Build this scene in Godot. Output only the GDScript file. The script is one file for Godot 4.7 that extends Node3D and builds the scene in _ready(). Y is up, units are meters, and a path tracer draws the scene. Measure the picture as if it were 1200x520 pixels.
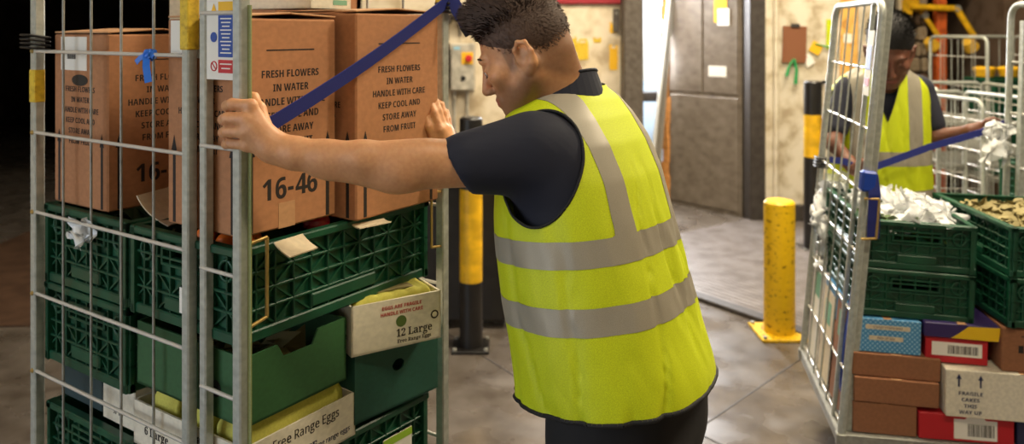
extends Node3D
# A loading bay: a worker in a yellow vest pushes a loaded roll cage, a second worker straps another one behind.
const EYE := 1.72          # camera height
const FOC := 941.0         # focal length in pixels of a 1200 px wide frame
const HORIZON := 35.0
var names := {}
var M := {}
var font_bold: SystemFont
var font_reg: SystemFont
var font_serif: SystemFont
var rng := RandomNumberGenerator.new()
var cage_frame := Transform3D(Basis(Vector3.UP, 0.974), Vector3(-0.546, 0, -1.62))
var other_frame := Transform3D(Basis(Vector3.UP, -0.18), Vector3(1.19, 0, -2.9))

# measured point: where the photograph shows it, at a depth in metres
func at(px: float, py: float, d: float) -> Vector3:
	return Vector3((px - 600.0) / FOC * d, EYE - (py - HORIZON) / FOC * d, -d)

# ---------------------------------------------------------------- naming
func numbered(called: String) -> String:
	if not names.has(called):
		names[called] = 0
		return called
	names[called] += 1
	return "%s_%03d" % [called, names[called]]

func tag(o: Node3D, label: String, category: String, group := "") -> Node3D:
	o.set_meta("label", label)
	o.set_meta("category", category)
	if group != "":
		o.set_meta("group", group)
	return o

func thing(called: String, label: String, category: String, xf := Transform3D(), group := "") -> Node3D:
	var o := Node3D.new()
	o.name = numbered(called)
	add_child(o)
	o.transform = xf
	return tag(o, label, category, group)

func part(called: String, mesh: Mesh, m: Material, parent: Node3D, xf := Transform3D()) -> MeshInstance3D:
	var o := MeshInstance3D.new()
	o.name = called
	o.mesh = mesh
	o.set_surface_override_material(0, m)
	o.transform = xf
	parent.add_child(o, true)
	return o

func struct(called: String, mesh: Mesh, m: Material, xf := Transform3D()) -> MeshInstance3D:
	var o := MeshInstance3D.new()
	o.name = numbered(called)
	o.mesh = mesh
	o.set_surface_override_material(0, m)
	o.transform = xf
	add_child(o)
	o.set_meta("kind", "structure")
	return o

func struct_label(o: Node3D, label: String, category: String) -> void:
	o.set_meta("label", label)
	o.set_meta("category", category)

func dup(o: Node3D, xf: Transform3D, label: String) -> Node3D:
	var c: Node3D = o.duplicate()
	var base: String = o.name
	var cut := RegEx.create_from_string("_\\d{3}$")
	c.name = numbered(cut.sub(base, ""))
	add_child(c)
	c.transform = xf
	c.set_meta("label", label)
	return c

# ---------------------------------------------------------------- shapes
func mb() -> SurfaceTool:
	var st := SurfaceTool.new()
	st.begin(Mesh.PRIMITIVE_TRIANGLES)
	return st

func tri(st: SurfaceTool, a: Vector3, b: Vector3, c: Vector3, n: Vector3) -> void:
	if (b - a).cross(c - a).dot(n) > 0.0:
		var t := b
		b = c
		c = t
	st.set_normal(n)
	st.add_vertex(a)
	st.set_normal(n)
	st.add_vertex(b)
	st.set_normal(n)
	st.add_vertex(c)

func quad(st: SurfaceTool, a: Vector3, b: Vector3, c: Vector3, d: Vector3, out: Vector3) -> void:
	var n := (b - a).cross(c - a)
	if n.length_squared() < 1e-16:
		n = (c - a).cross(d - a)
	n = n.normalized()
	if n.dot(out) < 0.0:
		n = -n
	tri(st, a, b, c, n)
	tri(st, a, c, d, n)

# box with chamfered edges
func bx(st: SurfaceTool, xf: Transform3D, size: Vector3, bev := 0.0) -> void:
	var h := size * 0.5
	if bev <= 0.0:
		for ax in 3:
			for s in [-1.0, 1.0]:
				var n := Vector3.ZERO
				n[ax] = s
				var u := (ax + 1) % 3
				var v := (ax + 2) % 3
				var q := []
				for k in [[-1, -1], [1, -1], [1, 1], [-1, 1]]:
					var p := Vector3.ZERO
					p[ax] = s * h[ax]
					p[u] = k[0] * h[u]
					p[v] = k[1] * h[v]
					q.append(xf * p)
				quad(st, q[0], q[1], q[2], q[3], xf.basis * n)
		return
	bev = minf(bev, minf(h.x, minf(h.y, h.z)) * 0.9)
	for ax in 3:
		var u := (ax + 1) % 3
		var v := (ax + 2) % 3
		for s in [-1.0, 1.0]:
			var n := Vector3.ZERO
			n[ax] = s
			var q := []
			for k in [[-1, -1], [1, -1], [1, 1], [-1, 1]]:
				var p := Vector3.ZERO
				p[ax] = s * h[ax]
				p[u] = k[0] * (h[u] - bev)
				p[v] = k[1] * (h[v] - bev)
				q.append(xf * p)
			quad(st, q[0], q[1], q[2], q[3], xf.basis * n)
			for t in [-1.0, 1.0]:
				var p1 := Vector3.ZERO
				p1[u] = s * h[u]
				p1[v] = t * (h[v] - bev)
				p1[ax] = h[ax] - bev
				var p2 := Vector3.ZERO
				p2[u] = s * (h[u] - bev)
				p2[v] = t * h[v]
				p2[ax] = h[ax] - bev
				var p3 := p2
				p3[ax] = -p2[ax]
				var p4 := p1
				p4[ax] = -p1[ax]
				var n2 := Vector3.ZERO
				n2[u] = s
				n2[v] = t
				quad(st, xf * p1, xf * p2, xf * p3, xf * p4, xf.basis * n2)
	for sx in [-1.0, 1.0]:
		for sy in [-1.0, 1.0]:
			for sz in [-1.0, 1.0]:
				var s := Vector3(sx, sy, sz)
				tri(st, xf * (s * Vector3(h.x, h.y - bev, h.z - bev)), xf * (s * Vector3(h.x - bev, h.y, h.z - bev)), xf * (s * Vector3(h.x - bev, h.y - bev, h.z)), (xf.basis * s).normalized())

func T(x: float, y: float, z: float) -> Transform3D:
	return Transform3D(Basis(), Vector3(x, y, z))

func box_mesh(size: Vector3, bev := 0.0, off := Vector3.ZERO) -> ArrayMesh:
	var st := mb()
	bx(st, Transform3D(Basis(), off), size, bev)
	return st.commit()

# box given by two corners
func span_mesh(a: Vector3, b: Vector3, bev := 0.0) -> ArrayMesh:
	return box_mesh((b - a).abs(), bev, (a + b) * 0.5)

func frame_of(dir: Vector3) -> Basis:
	var y := dir.normalized()
	var x := y.cross(Vector3.UP if absf(y.y) < 0.95 else Vector3.RIGHT).normalized()
	return Basis(x, y, x.cross(y))

# round tube along points; r may taper
func tube(st: SurfaceTool, pts: Array, r0: float, r1 := -1.0, seg := 8, caps := true) -> void:
	if r1 < 0.0:
		r1 = r0
	var n := pts.size()
	var rings := []
	var ax := []
	for i in n:
		var dir: Vector3
		if i == 0:
			dir = pts[1] - pts[0]
		elif i == n - 1:
			dir = pts[n - 1] - pts[n - 2]
		else:
			dir = (pts[i + 1] - pts[i]).normalized() + (pts[i] - pts[i - 1]).normalized()
		var f := frame_of(dir)
		if i > 0:
			var px: Vector3 = ax[i - 1]
			var y := f.y
			var x := (px - y * px.dot(y)).normalized()
			f = Basis(x, y, x.cross(y))
		ax.append(f.x)
		var ring := []
		var r := lerpf(r0, r1, float(i) / (n - 1))
		for k in seg:
			var t := TAU * k / seg
			ring.append([pts[i] + (f.x * cos(t) + f.z * sin(t)) * r, (f.x * cos(t) + f.z * sin(t))])
		rings.append(ring)
	for i in n - 1:
		for k in seg:
			var a: Array = rings[i][k]
			var b: Array = rings[i][(k + 1) % seg]
			var c: Array = rings[i + 1][(k + 1) % seg]
			var d: Array = rings[i + 1][k]
			smooth_quad(st, a, b, c, d)
	if caps:
		for e in [0, n - 1]:
			var nn: Vector3 = (pts[0] - pts[1]) if e == 0 else (pts[n - 1] - pts[n - 2])
			nn = nn.normalized()
			for k in seg:
				tri(st, pts[e], rings[e][k][0], rings[e][(k + 1) % seg][0], nn)

func smooth_quad(st: SurfaceTool, a: Array, b: Array, c: Array, d: Array) -> void:
	for t in [[a, b, c], [a, c, d]]:
		var p: Array = t
		var nn: Vector3 = p[0][1] + p[1][1] + p[2][1]
		var cr: Vector3 = (p[1][0] - p[0][0]).cross(p[2][0] - p[0][0])
		if cr.dot(nn) > 0.0:
			p = [p[0], p[2], p[1]]
		for v in p:
			st.set_normal(v[1])
			st.add_vertex(v[0])

func tube_mesh(pts: Array, r0: float, r1 := -1.0, seg := 8) -> ArrayMesh:
	var st := mb()
	tube(st, pts, r0, r1, seg)
	return st.commit()

# turned shape: profile of [radius, height]
func lathe(prof: Array, seg := 28) -> ArrayMesh:
	var st := mb()
	for i in prof.size() - 1:
		var p: Array = prof[i]
		var q: Array = prof[i + 1]
		var n2 := Vector2(q[1] - p[1], p[0] - q[0]).normalized()
		for k in seg:
			var t0 := TAU * k / seg
			var t1 := TAU * (k + 1) / seg
			var n0 := Vector3(n2.x * cos(t0), n2.y, n2.x * sin(t0))
			var n1 := Vector3(n2.x * cos(t1), n2.y, n2.x * sin(t1))
			smooth_quad(st, [Vector3(p[0] * cos(t0), p[1], p[0] * sin(t0)), n0], [Vector3(p[0] * cos(t1), p[1], p[0] * sin(t1)), n1], [Vector3(q[0] * cos(t1), q[1], q[0] * sin(t1)), n1], [Vector3(q[0] * cos(t0), q[1], q[0] * sin(t0)), n0])
	return st.commit()

# flat webbing along points; side gives the direction of the width at each point
func ribbon(pts: Array, sides: Array, width: float, thick := 0.002) -> ArrayMesh:
	var st := mb()
	var n := pts.size()
	var rows := []
	for i in n:
		var dir: Vector3 = (pts[mini(i + 1, n - 1)] - pts[maxi(i - 1, 0)]).normalized()
		var s: Vector3 = sides[mini(i, sides.size() - 1)]
		s = (s - dir * s.dot(dir)).normalized()
		var u := dir.cross(s).normalized() * thick * 0.5
		s *= width * 0.5
		rows.append([pts[i] - s + u, pts[i] + s + u, pts[i] + s - u, pts[i] - s - u, u])
	for i in n - 1:
		var a: Array = rows[i]
		var b: Array = rows[i + 1]
		quad(st, a[0], a[1], b[1], b[0], a[4])
		quad(st, a[2], a[3], b[3], b[2], -a[4])
		quad(st, a[1], a[2], b[2], b[1], a[1] - a[0])
		quad(st, a[3], a[0], b[0], b[3], a[0] - a[1])
	var f: Array = rows[0]
	quad(st, f[0], f[1], f[2], f[3], pts[0] - pts[1])
	f = rows[n - 1]
	quad(st, f[0], f[1], f[2], f[3], pts[n - 1] - pts[n - 2])
	return st.commit()

# smooth mesh from shared points and clockwise triangles
func smooth_mesh(v: PackedVector3Array, idx: PackedInt32Array, col := PackedColorArray()) -> ArrayMesh:
	var nrm := PackedVector3Array()
	nrm.resize(v.size())
	for i in range(0, idx.size(), 3):
		var a := idx[i]
		var b := idx[i + 1]
		var c := idx[i + 2]
		var n := (v[c] - v[a]).cross(v[b] - v[a])
		nrm[a] += n
		nrm[b] += n
		nrm[c] += n
	for i in nrm.size():
		nrm[i] = nrm[i].normalized()
	var arr := []
	arr.resize(Mesh.ARRAY_MAX)
	arr[Mesh.ARRAY_VERTEX] = v
	arr[Mesh.ARRAY_NORMAL] = nrm
	arr[Mesh.ARRAY_INDEX] = idx
	if col.size():
		arr[Mesh.ARRAY_COLOR] = col
	var m := ArrayMesh.new()
	m.add_surface_from_arrays(Mesh.PRIMITIVE_TRIANGLES, arr)
	return m

func lettering(text: String, size: float, m: Material, parent: Node3D, xf: Transform3D, f: Font = null, called := "lettering", squeeze := 1.0, gap := 2.0) -> MeshInstance3D:
	var t := TextMesh.new()
	t.text = text
	t.font = f if f else font_bold
	t.font_size = 32
	t.pixel_size = size / 23.0      # size is the height of a capital
	t.depth = 0.0006
	t.curve_step = 2.0
	t.line_spacing = gap
	t.horizontal_alignment = HORIZONTAL_ALIGNMENT_CENTER
	var o := part(called, t, m, parent, xf)
	o.scale = Vector3(squeeze, 1, 1)
	o.transform = Transform3D(xf.basis * Basis.from_scale(Vector3(squeeze, 1, 1)), xf.origin)
	return o

# ---------------------------------------------------------------- soft bodies
class Blob:
	var kind := PackedInt32Array()
	var A := PackedVector3Array()
	var BA := PackedVector3Array()
	var inv := PackedFloat32Array()
	var ra := PackedFloat32Array()
	var rb := PackedFloat32Array()
	var K := PackedFloat32Array()
	var rot: Array[Basis] = []
	var lo := Vector3(1e9, 1e9, 1e9)
	var hi := Vector3(-1e9, -1e9, -1e9)
	func grow_box(p: Vector3, r: float) -> void:
		lo = lo.min(p - Vector3.ONE * r)
		hi = hi.max(p + Vector3.ONE * r)
	func put(k: int, a: Vector3, ba: Vector3, r0: float, r1: float, s: float, b: Basis) -> void:
		kind.append(k)
		A.append(a)
		BA.append(ba)
		inv.append(1.0 / maxf(ba.length_squared(), 1e-9))
		ra.append(r0)
		rb.append(r1)
		K.append(s)
		rot.append(b)
	func cap(a: Vector3, b: Vector3, r0: float, r1: float, s := 0.02) -> void:
		put(0, a, b - a, r0, r1, s, Basis())
		grow_box(a, r0)
		grow_box(b, r1)
	func ell(c: Vector3, r: Vector3, s := 0.02, turn := Basis()) -> void:
		put(1, c, Vector3.ZERO, minf(r.x, minf(r.y, r.z)), 0, s, Basis.from_scale(Vector3.ONE / r) * turn.inverse())
		grow_box(c, maxf(r.x, maxf(r.y, r.z)))
	func cut(c: Vector3, r: Vector3, s := 0.006, turn := Basis()) -> void:
		put(2, c, Vector3.ZERO, minf(r.x, minf(r.y, r.z)), 0, s, Basis.from_scale(Vector3.ONE / r) * turn.inverse())
	func plane(c: Vector3, n: Vector3, s := 0.004) -> void:   # removes the side n points to
		put(3, c, n.normalized(), 0, 0, s, Basis())
	var every := PackedInt32Array()
	# the pieces that matter within reach of p
	func near(p: Vector3, reach: float) -> PackedInt32Array:
		var list := PackedInt32Array()
		var here := d(p)
		for i in kind.size():
			every = PackedInt32Array([i])
			var e := d_of(p, every)
			if kind[i] < 2:
				if e < here + reach * 2.0 + K[i] * 2.0:
					list.append(i)
			elif kind[i] == 2:
				if piece(p, i) < reach * 1.5 + K[i]:
					list.append(i)
			elif piece(p, i) > -reach * 1.5 - K[i]:
				list.append(i)
		every = PackedInt32Array()
		return list
	func piece(p: Vector3, i: int) -> float:
		if kind[i] == 3:
			return (p - A[i]).dot(BA[i])
		var q := rot[i] * (p - A[i])
		var l := q.length()
		return l * (l - 1.0) / maxf((q * rot[i]).length(), 1e-6) if l > 1e-6 else -ra[i]
	func d(p: Vector3) -> float:
		if every.size() != kind.size():
			every = PackedInt32Array(range(kind.size()))
		return d_of(p, every)
	func d_of(p: Vector3, list: PackedInt32Array) -> float:
		var r := 1e3
		for i in list:
			var k := kind[i]
			var e: float
			if k == 0:
				var pa := p - A[i]
				var ba := BA[i]
				var h := clampf(pa.dot(ba) * inv[i], 0.0, 1.0)
				e = (pa - ba * h).length() - lerpf(ra[i], rb[i], h)
			elif k == 3:
				e = (p - A[i]).dot(BA[i])
			else:
				var q := rot[i] * (p - A[i])
				var l := q.length()
				var g := (q * rot[i]).length()
				e = l * (l - 1.0) / maxf(g, 1e-6) if l > 1e-6 else -ra[i]
			var s := K[i]
			if k < 2:
				var h2 := maxf(s - absf(r - e), 0.0) / s
				r = minf(r, e) - h2 * h2 * s * 0.25
			else:
				if k == 2:
					e = -e
				var h3 := maxf(s - absf(r - e), 0.0) / s
				r = maxf(r, e) + h3 * h3 * s * 0.25
		return r

class Look:
	func paint(_v: Vector3) -> Color:
		return Color.WHITE
	func shape(v: Vector3) -> Vector3:
		return v

# surface nets over a blob; the look may colour and move each vertex
func flesh(b: Blob, s: float, look: Look = null) -> Array:
	var o := b.lo - Vector3.ONE * s * 3.0
	var ext := b.hi - b.lo + Vector3.ONE * s * 6.0
	var nb := 6
	var nx := int(ceil(ext.x / s / nb)) * nb
	var ny := int(ceil(ext.y / s / nb)) * nb
	var nz := int(ceil(ext.z / s / nb)) * nb
	var sx := 1
	var sy := nx + 1
	var sz := (nx + 1) * (ny + 1)
	var val := PackedFloat32Array()
	val.resize(sz * (nz + 1))
	val.fill(1e6)
	var reach := s * nb * 0.5 * 1.733 * 1.5 + s * 2.0
	var live := []
	for bz in range(0, nz, nb):
		for by in range(0, ny, nb):
			for bx_ in range(0, nx, nb):
				var c := o + Vector3(bx_ + nb * 0.5, by + nb * 0.5, bz + nb * 0.5) * s
				if absf(b.d(c)) < reach:
					live.append(Vector3i(bx_, by, bz))
	for c in live:
		var list := b.near(o + (Vector3(c) + Vector3.ONE * nb * 0.5) * s, s * nb * 0.9)
		for z in range(c.z, c.z + nb + 1):
			for y in range(c.y, c.y + nb + 1):
				var at0: int = c.x + y * sy + z * sz
				for x in nb + 1:
					if val[at0 + x] > 1e5:
						val[at0 + x] = b.d_of(o + Vector3(c.x + x, y, z) * s, list)
	var cell := PackedInt32Array()
	cell.resize(val.size())
	cell.fill(-1)
	var V := PackedVector3Array()
	var I := PackedInt32Array()
	var offs := [0, 1, sy, sy + 1, sz, sz + 1, sz + sy, sz + sy + 1]
	var where := [Vector3(0, 0, 0), Vector3(1, 0, 0), Vector3(0, 1, 0), Vector3(1, 1, 0), Vector3(0, 0, 1), Vector3(1, 0, 1), Vector3(0, 1, 1), Vector3(1, 1, 1)]
	var edges := [[0, 1], [2, 3], [4, 5], [6, 7], [0, 2], [1, 3], [4, 6], [5, 7], [0, 4], [1, 5], [2, 6], [3, 7]]
	for c in live:
		for z in range(c.z, c.z + nb):
			for y in range(c.y, c.y + nb):
				for x in range(c.x, c.x + nb):
					var k: int = x + y * sy + z * sz
					var mask := 0
					for j in 8:
						if val[k + offs[j]] < 0.0:
							mask |= 1 << j
					if mask == 0 or mask == 255:
						continue
					var sum := Vector3.ZERO
					var cnt := 0
					for e in edges:
						var e0: int = e[0]
						var e1: int = e[1]
						if ((mask >> e0) & 1) != ((mask >> e1) & 1):
							var v0 := val[k + offs[e0]]
							var v1 := val[k + offs[e1]]
							sum += (where[e0] as Vector3).lerp(where[e1], v0 / (v0 - v1))
							cnt += 1
					cell[k] = V.size()
					V.append(o + (Vector3(x, y, z) + sum / cnt) * s)
	for c in live:
		for z in range(c.z, c.z + nb):
			for y in range(c.y, c.y + nb):
				for x in range(c.x, c.x + nb):
					var k: int = x + y * sy + z * sz
					if cell[k] < 0:
						continue
					var in0 := val[k] < 0.0
					for ax in 3:
						var step: int = [sx, sy, sz][ax]
						var in1 := val[k + step] < 0.0
						if in0 == in1:
							continue
						var u: int = [sy, sz, sx][ax]
						var w: int = [sz, sx, sy][ax]
						if k - u - w < 0:
							continue
						var q0 := cell[k]
						var q1 := cell[k - u]
						var q2 := cell[k - u - w]
						var q3 := cell[k - w]
						if q1 < 0 or q2 < 0 or q3 < 0:
							continue
						if in0:
							I.append_array([q0, q2, q1, q0, q3, q2])
						else:
							I.append_array([q0, q1, q2, q0, q2, q3])
	var col := PackedColorArray()
	if look:
		col.resize(V.size())
		for i in V.size():
			col[i] = look.paint(V[i])
		for i in V.size():
			V[i] = look.shape(V[i])
	return [V, I, col]

func join(list: Array) -> ArrayMesh:
	var V := PackedVector3Array()
	var I := PackedInt32Array()
	var C := PackedColorArray()
	for l in list:
		var base := V.size()
		V.append_array(l[0])
		C.append_array(l[2])
		var idx: PackedInt32Array = l[1]
		for i in idx.size():
			idx[i] += base
		I.append_array(idx)
	return smooth_mesh(V, I, C)

# ---------------------------------------------------------------- materials
func noise_tex(freq: float, ramp: Array, size := 256, seed_ := 1, octaves := 4, kind := FastNoiseLite.TYPE_SIMPLEX_SMOOTH) -> NoiseTexture2D:
	var n := FastNoiseLite.new()
	n.noise_type = kind
	n.seed = seed_
	n.frequency = freq
	n.fractal_octaves = octaves
	var t := NoiseTexture2D.new()
	t.width = size
	t.height = size
	t.seamless = true
	t.noise = n
	if ramp.size():
		var g := Gradient.new()
		var offs := PackedFloat32Array()
		var cols := PackedColorArray()
		for r in ramp:
			offs.append(r[0])
			cols.append(r[1])
		g.offsets = offs
		g.colors = cols
		t.color_ramp = g
	return t

func grey(a: float, b: float) -> Array:
	return [[0.25, Color(a, a, a)], [0.75, Color(b, b, b)]]

func mat(called: String, c: Color, rough := 0.8, metal := 0.0, tex: Texture2D = null, scale := 1.0) -> StandardMaterial3D:
	var m := StandardMaterial3D.new()
	m.resource_name = called
	m.albedo_color = c
	m.roughness = rough
	m.metallic = metal
	if tex:
		m.albedo_texture = tex
		m.uv1_triplanar = true
		m.uv1_world_triplanar = true
		m.uv1_scale = Vector3.ONE * scale
	M[called] = m
	return m

func rgb8(r: int, g: int, b: int) -> Color:
	return Color8(r, g, b)

func sheen(m: StandardMaterial3D, v: float) -> void:
	m.rim_enabled = true
	m.rim = v
	m.rim_tint = 0.6

func materials() -> void:
	font_bold = SystemFont.new()
	font_bold.font_names = PackedStringArray(["Droid Sans"])
	font_bold.font_weight = 700
	font_reg = SystemFont.new()
	font_reg.font_names = PackedStringArray(["Droid Sans"])
	font_serif = SystemFont.new()
	font_serif.font_names = PackedStringArray(["Droid Serif"])
	font_serif.font_weight = 700
	var soft := noise_tex(0.012, grey(0.82, 1.0), 256, 3)
	var patchy := noise_tex(0.02, [[0.2, Color(0.8, 0.78, 0.76)], [0.5, Color(0.92, 0.91, 0.9)], [0.8, Color(1, 1, 1)]], 512, 8, 6)
	var stained := noise_tex(0.016, [[0.15, Color(0.8, 0.76, 0.7)], [0.4, Color(0.94, 0.93, 0.9)], [0.6, Color(1, 1, 1)]], 512, 21, 6)
	var grain := noise_tex(0.09, grey(0.93, 1.0), 256, 5, 3)
	var spangle := noise_tex(0.03, grey(0.88, 1.0), 256, 9, 4)
	var weave := noise_tex(0.35, grey(0.8, 1.0), 256, 15, 2)
	var flake := noise_tex(0.03, [[0.0, rgb8(46, 38, 26)], [0.22, rgb8(92, 70, 30)], [0.26, Color(0.95, 0.93, 0.92)], [1.0, Color(1, 1, 1)]], 512, 12, 6)
	mat("floor", rgb8(102, 95, 89), 0.38, 0.0, patchy, 0.45)
	M.floor.roughness_texture = noise_tex(0.02, grey(0.55, 1.0), 256, 31, 5)
	mat("steel_plate", rgb8(122, 116, 115), 0.4, 0.15, patchy, 0.5)
	mat("rust_plate", rgb8(86, 62, 46), 0.7, 0.0, patchy, 0.5)
	mat("cream_wall", rgb8(226, 212, 188), 0.75, 0.0, stained, 0.35)
	mat("brick_paint", rgb8(214, 204, 184), 0.8, 0.0, stained, 0.5)
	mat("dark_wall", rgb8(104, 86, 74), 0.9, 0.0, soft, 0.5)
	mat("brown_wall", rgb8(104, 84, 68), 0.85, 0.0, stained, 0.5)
	mat("ceiling", rgb8(170, 162, 150), 0.9, 0.0, soft, 0.5)
	mat("red_trim", rgb8(150, 30, 44), 0.6)
	mat("column", rgb8(96, 88, 80), 0.55, 0.0, patchy, 1.2)
	mat("door_grey", rgb8(128, 118, 106), 0.5, 0.1, patchy, 0.8)
	mat("frame_dark", rgb8(62, 56, 52), 0.6, 0.0, patchy, 1.0)
	mat("raw_wood", rgb8(206, 142, 76), 0.8, 0.0, stained, 2.0)
	mat("curtain", rgb8(150, 144, 134), 0.5)
	mat("tarmac", rgb8(190, 190, 186), 0.9)
	mat("galv", rgb8(188, 192, 184), 0.4, 0.35, spangle, 5.0)
	mat("galv_dull", rgb8(160, 160, 152), 0.5, 0.3, spangle, 5.0)
	mat("chrome", rgb8(214, 212, 206), 0.25, 0.35)
	mat("brass", rgb8(190, 160, 96), 0.45, 0.7)
	mat("card", rgb8(182, 126, 86), 0.85, 0.0, grain, 2.5)
	mat("card_pale", rgb8(196, 148, 106), 0.85, 0.0, grain, 2.5)
	mat("card_brown", rgb8(150, 100, 68), 0.85, 0.0, grain, 2.5)
	mat("card_cream", rgb8(222, 206, 176), 0.85, 0.0, grain, 2.5)
	mat("card_white", rgb8(228, 220, 200), 0.7, 0.0, grain, 2.5)
	mat("card_core", rgb8(150, 112, 76), 0.9, 0.0, grain, 4.0)
	mat("ink", rgb8(38, 30, 27), 0.8)
	mat("ink_blue", rgb8(34, 40, 78), 0.8)
	mat("ink_red", rgb8(176, 52, 44), 0.8)
	mat("ink_green", rgb8(120, 168, 140), 0.8)
	mat("crate", rgb8(20, 80, 55), 0.4, 0.0, soft, 3.0)
	mat("tray_green", rgb8(46, 92, 50), 0.65, 0.0, grain, 3.0)
	mat("tray_teal", rgb8(34, 84, 70), 0.6, 0.0, grain, 3.0)
	mat("tray_slate", rgb8(44, 66, 70), 0.6, 0.0, grain, 3.0)
	mat("egg_carton", rgb8(206, 200, 92), 0.85, 0.0, grain, 6.0)
	mat("yellow_paint", rgb8(230, 188, 18), 0.42, 0.0, flake, 1.7)
	mat("yellow_clean", rgb8(244, 190, 30), 0.4, 0.0, soft, 2.0)
	mat("yellow_tape", rgb8(224, 190, 48), 0.55, 0.0, stained, 6.0)
	mat("black_paint", rgb8(30, 27, 26), 0.4, 0.0, soft, 2.0)
	mat("rubber", rgb8(22, 21, 22), 0.55)
	mat("bin_plastic", rgb8(38, 36, 36), 0.5, 0.0, soft, 2.0)
	mat("bag_black", rgb8(20, 20, 22), 0.25)
	mat("blue_strap", rgb8(38, 50, 140), 0.6, 0.0, weave, 8.0)
	mat("blue_bright", rgb8(26, 74, 190), 0.45, 0.0, weave, 8.0)
	mat("blue_film", rgb8(40, 110, 214), 0.35)
	mat("paper", rgb8(236, 232, 222), 0.7)
	mat("sign_yellow", rgb8(238, 184, 30), 0.5)
	mat("sign_blue", rgb8(28, 72, 160), 0.5)
	mat("sign_red", rgb8(196, 34, 40), 0.5)
	mat("lime_label", rgb8(150, 190, 50), 0.6)
	mat("hi_vis", rgb8(212, 226, 6), 0.62, 0.0, weave, 5.0)
	sheen(M.hi_vis, 0.25)
	mat("tape_silver", rgb8(172, 164, 146), 0.42, 0.1, weave, 9.0)
	mat("navy", rgb8(28, 31, 48), 0.85, 0.0, weave, 6.0)
	sheen(M.navy, 0.3)
	mat("trousers", rgb8(24, 23, 26), 0.85, 0.0, weave, 6.0)
	sheen(M.trousers, 0.2)
	mat("trim_black", rgb8(22, 22, 24), 0.8)
	mat("boot", rgb8(30, 26, 24), 0.5)
	mat("skin", Color.WHITE, 0.5, 0.0, noise_tex(0.05, [[0.25, Color(0.96, 0.93, 0.92)], [0.7, Color(1, 1, 1)]], 256, 44, 4), 6.0)
	M.skin.vertex_color_use_as_albedo = true
	M.skin.subsurf_scatter_enabled = true
	M.skin.subsurf_scatter_strength = 0.12
	mat("hair_brown", rgb8(84, 64, 53), 0.7)
	mat("hair_black", rgb8(20, 17, 17), 0.6)
	mat("eye_white", rgb8(220, 212, 204), 0.3)
	mat("eye_dark", rgb8(48, 34, 26), 0.2)
	mat("switch_grey", rgb8(196, 190, 176), 0.5, 0.0, soft, 2.0)
	mat("clip_brown", rgb8(134, 84, 54), 0.6, 0.0, grain, 4.0)
	mat("green_ribbon", rgb8(44, 150, 86), 0.6)
	mat("orange_paint", rgb8(206, 96, 36), 0.6, 0.0, stained, 1.0)
	mat("orange_pale", rgb8(232, 178, 92), 0.6, 0.0, stained, 1.0)
	mat("stone", rgb8(150, 134, 112), 0.9, 0.0, stained, 2.0)
	mat("leaf", rgb8(86, 108, 50), 0.6)
	mat("leaf_dark", rgb8(44, 62, 32), 0.6)
	mat("leaf_wilted", rgb8(142, 130, 84), 0.7)
	mat("orange_fruit", rgb8(232, 112, 30), 0.45)
	mat("red_fruit", rgb8(176, 28, 40), 0.35)
	mat("pepper_red", rgb8(148, 24, 34), 0.3)
	mat("blue_box", rgb8(70, 140, 190), 0.5)
	mat("blue_check", rgb8(150, 196, 220), 0.5)
	mat("purple_box", rgb8(48, 32, 92), 0.5)
	mat("yellow_box", rgb8(234, 190, 24), 0.5)
	mat("red_box", rgb8(186, 26, 38), 0.5)
	mat("navy_box", rgb8(34, 38, 70), 0.5)
	mat("lamp_head", rgb8(240, 190, 60), 0.4)
	var film := mat("film", Color(0.95, 0.96, 0.97, 0.42), 0.2)
	film.transparency = BaseMaterial3D.TRANSPARENCY_ALPHA
	film.metallic_specular = 0.9
	var film2 := mat("film_white", Color(0.93, 0.94, 0.94), 0.25)
	film2.backlight_enabled = true
	film2.backlight = Color(0.5, 0.5, 0.5)
	var tube_light := mat("tube_glow", Color(1, 0.97, 0.9), 0.5)
	tube_light.emission_enabled = true
	tube_light.emission = Color(1.0, 0.96, 0.88)
	tube_light.emission_energy_multiplier = 6.0

# ---------------------------------------------------------------- camera, sky, light
func batten(x: float, y: float, z: float, length: float, turn: float, energy: float, label: String) -> void:
	var o := thing("ceiling_lamp", label, "lamp", Transform3D(Basis(Vector3.UP, turn), Vector3(x, y, z)), "fluorescent lamps under the ceiling")
	part("housing", box_mesh(Vector3(length, 0.07, 0.22), 0.012), M.card_white, o)
	part("diffuser", box_mesh(Vector3(length - 0.06, 0.02, 0.17), 0.006, Vector3(0, -0.044, 0)), M.tube_glow, o)
	var l := AreaLight3D.new()
	l.name = "lamp_light"
	l.area_size = Vector2(length - 0.06, 0.3)
	l.light_color = Color(1.0, 0.93, 0.8)
	l.light_energy = energy
	l.shadow_enabled = true
	l.area_range = 30.0
	o.add_child(l)
	l.transform = Transform3D(Basis(Vector3.RIGHT, -PI / 2), Vector3(0, -0.07, 0))

func daylight(called: String, where: Vector3, towards: Vector3, size: Vector2, energy: float, c: Color) -> void:
	var l := AreaLight3D.new()
	l.name = called
	l.area_size = size
	l.light_color = c
	l.light_energy = energy
	l.shadow_enabled = true
	l.area_range = 30.0
	add_child(l)
	l.transform = Transform3D(Basis.looking_at(towards, Vector3.UP), where)

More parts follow.
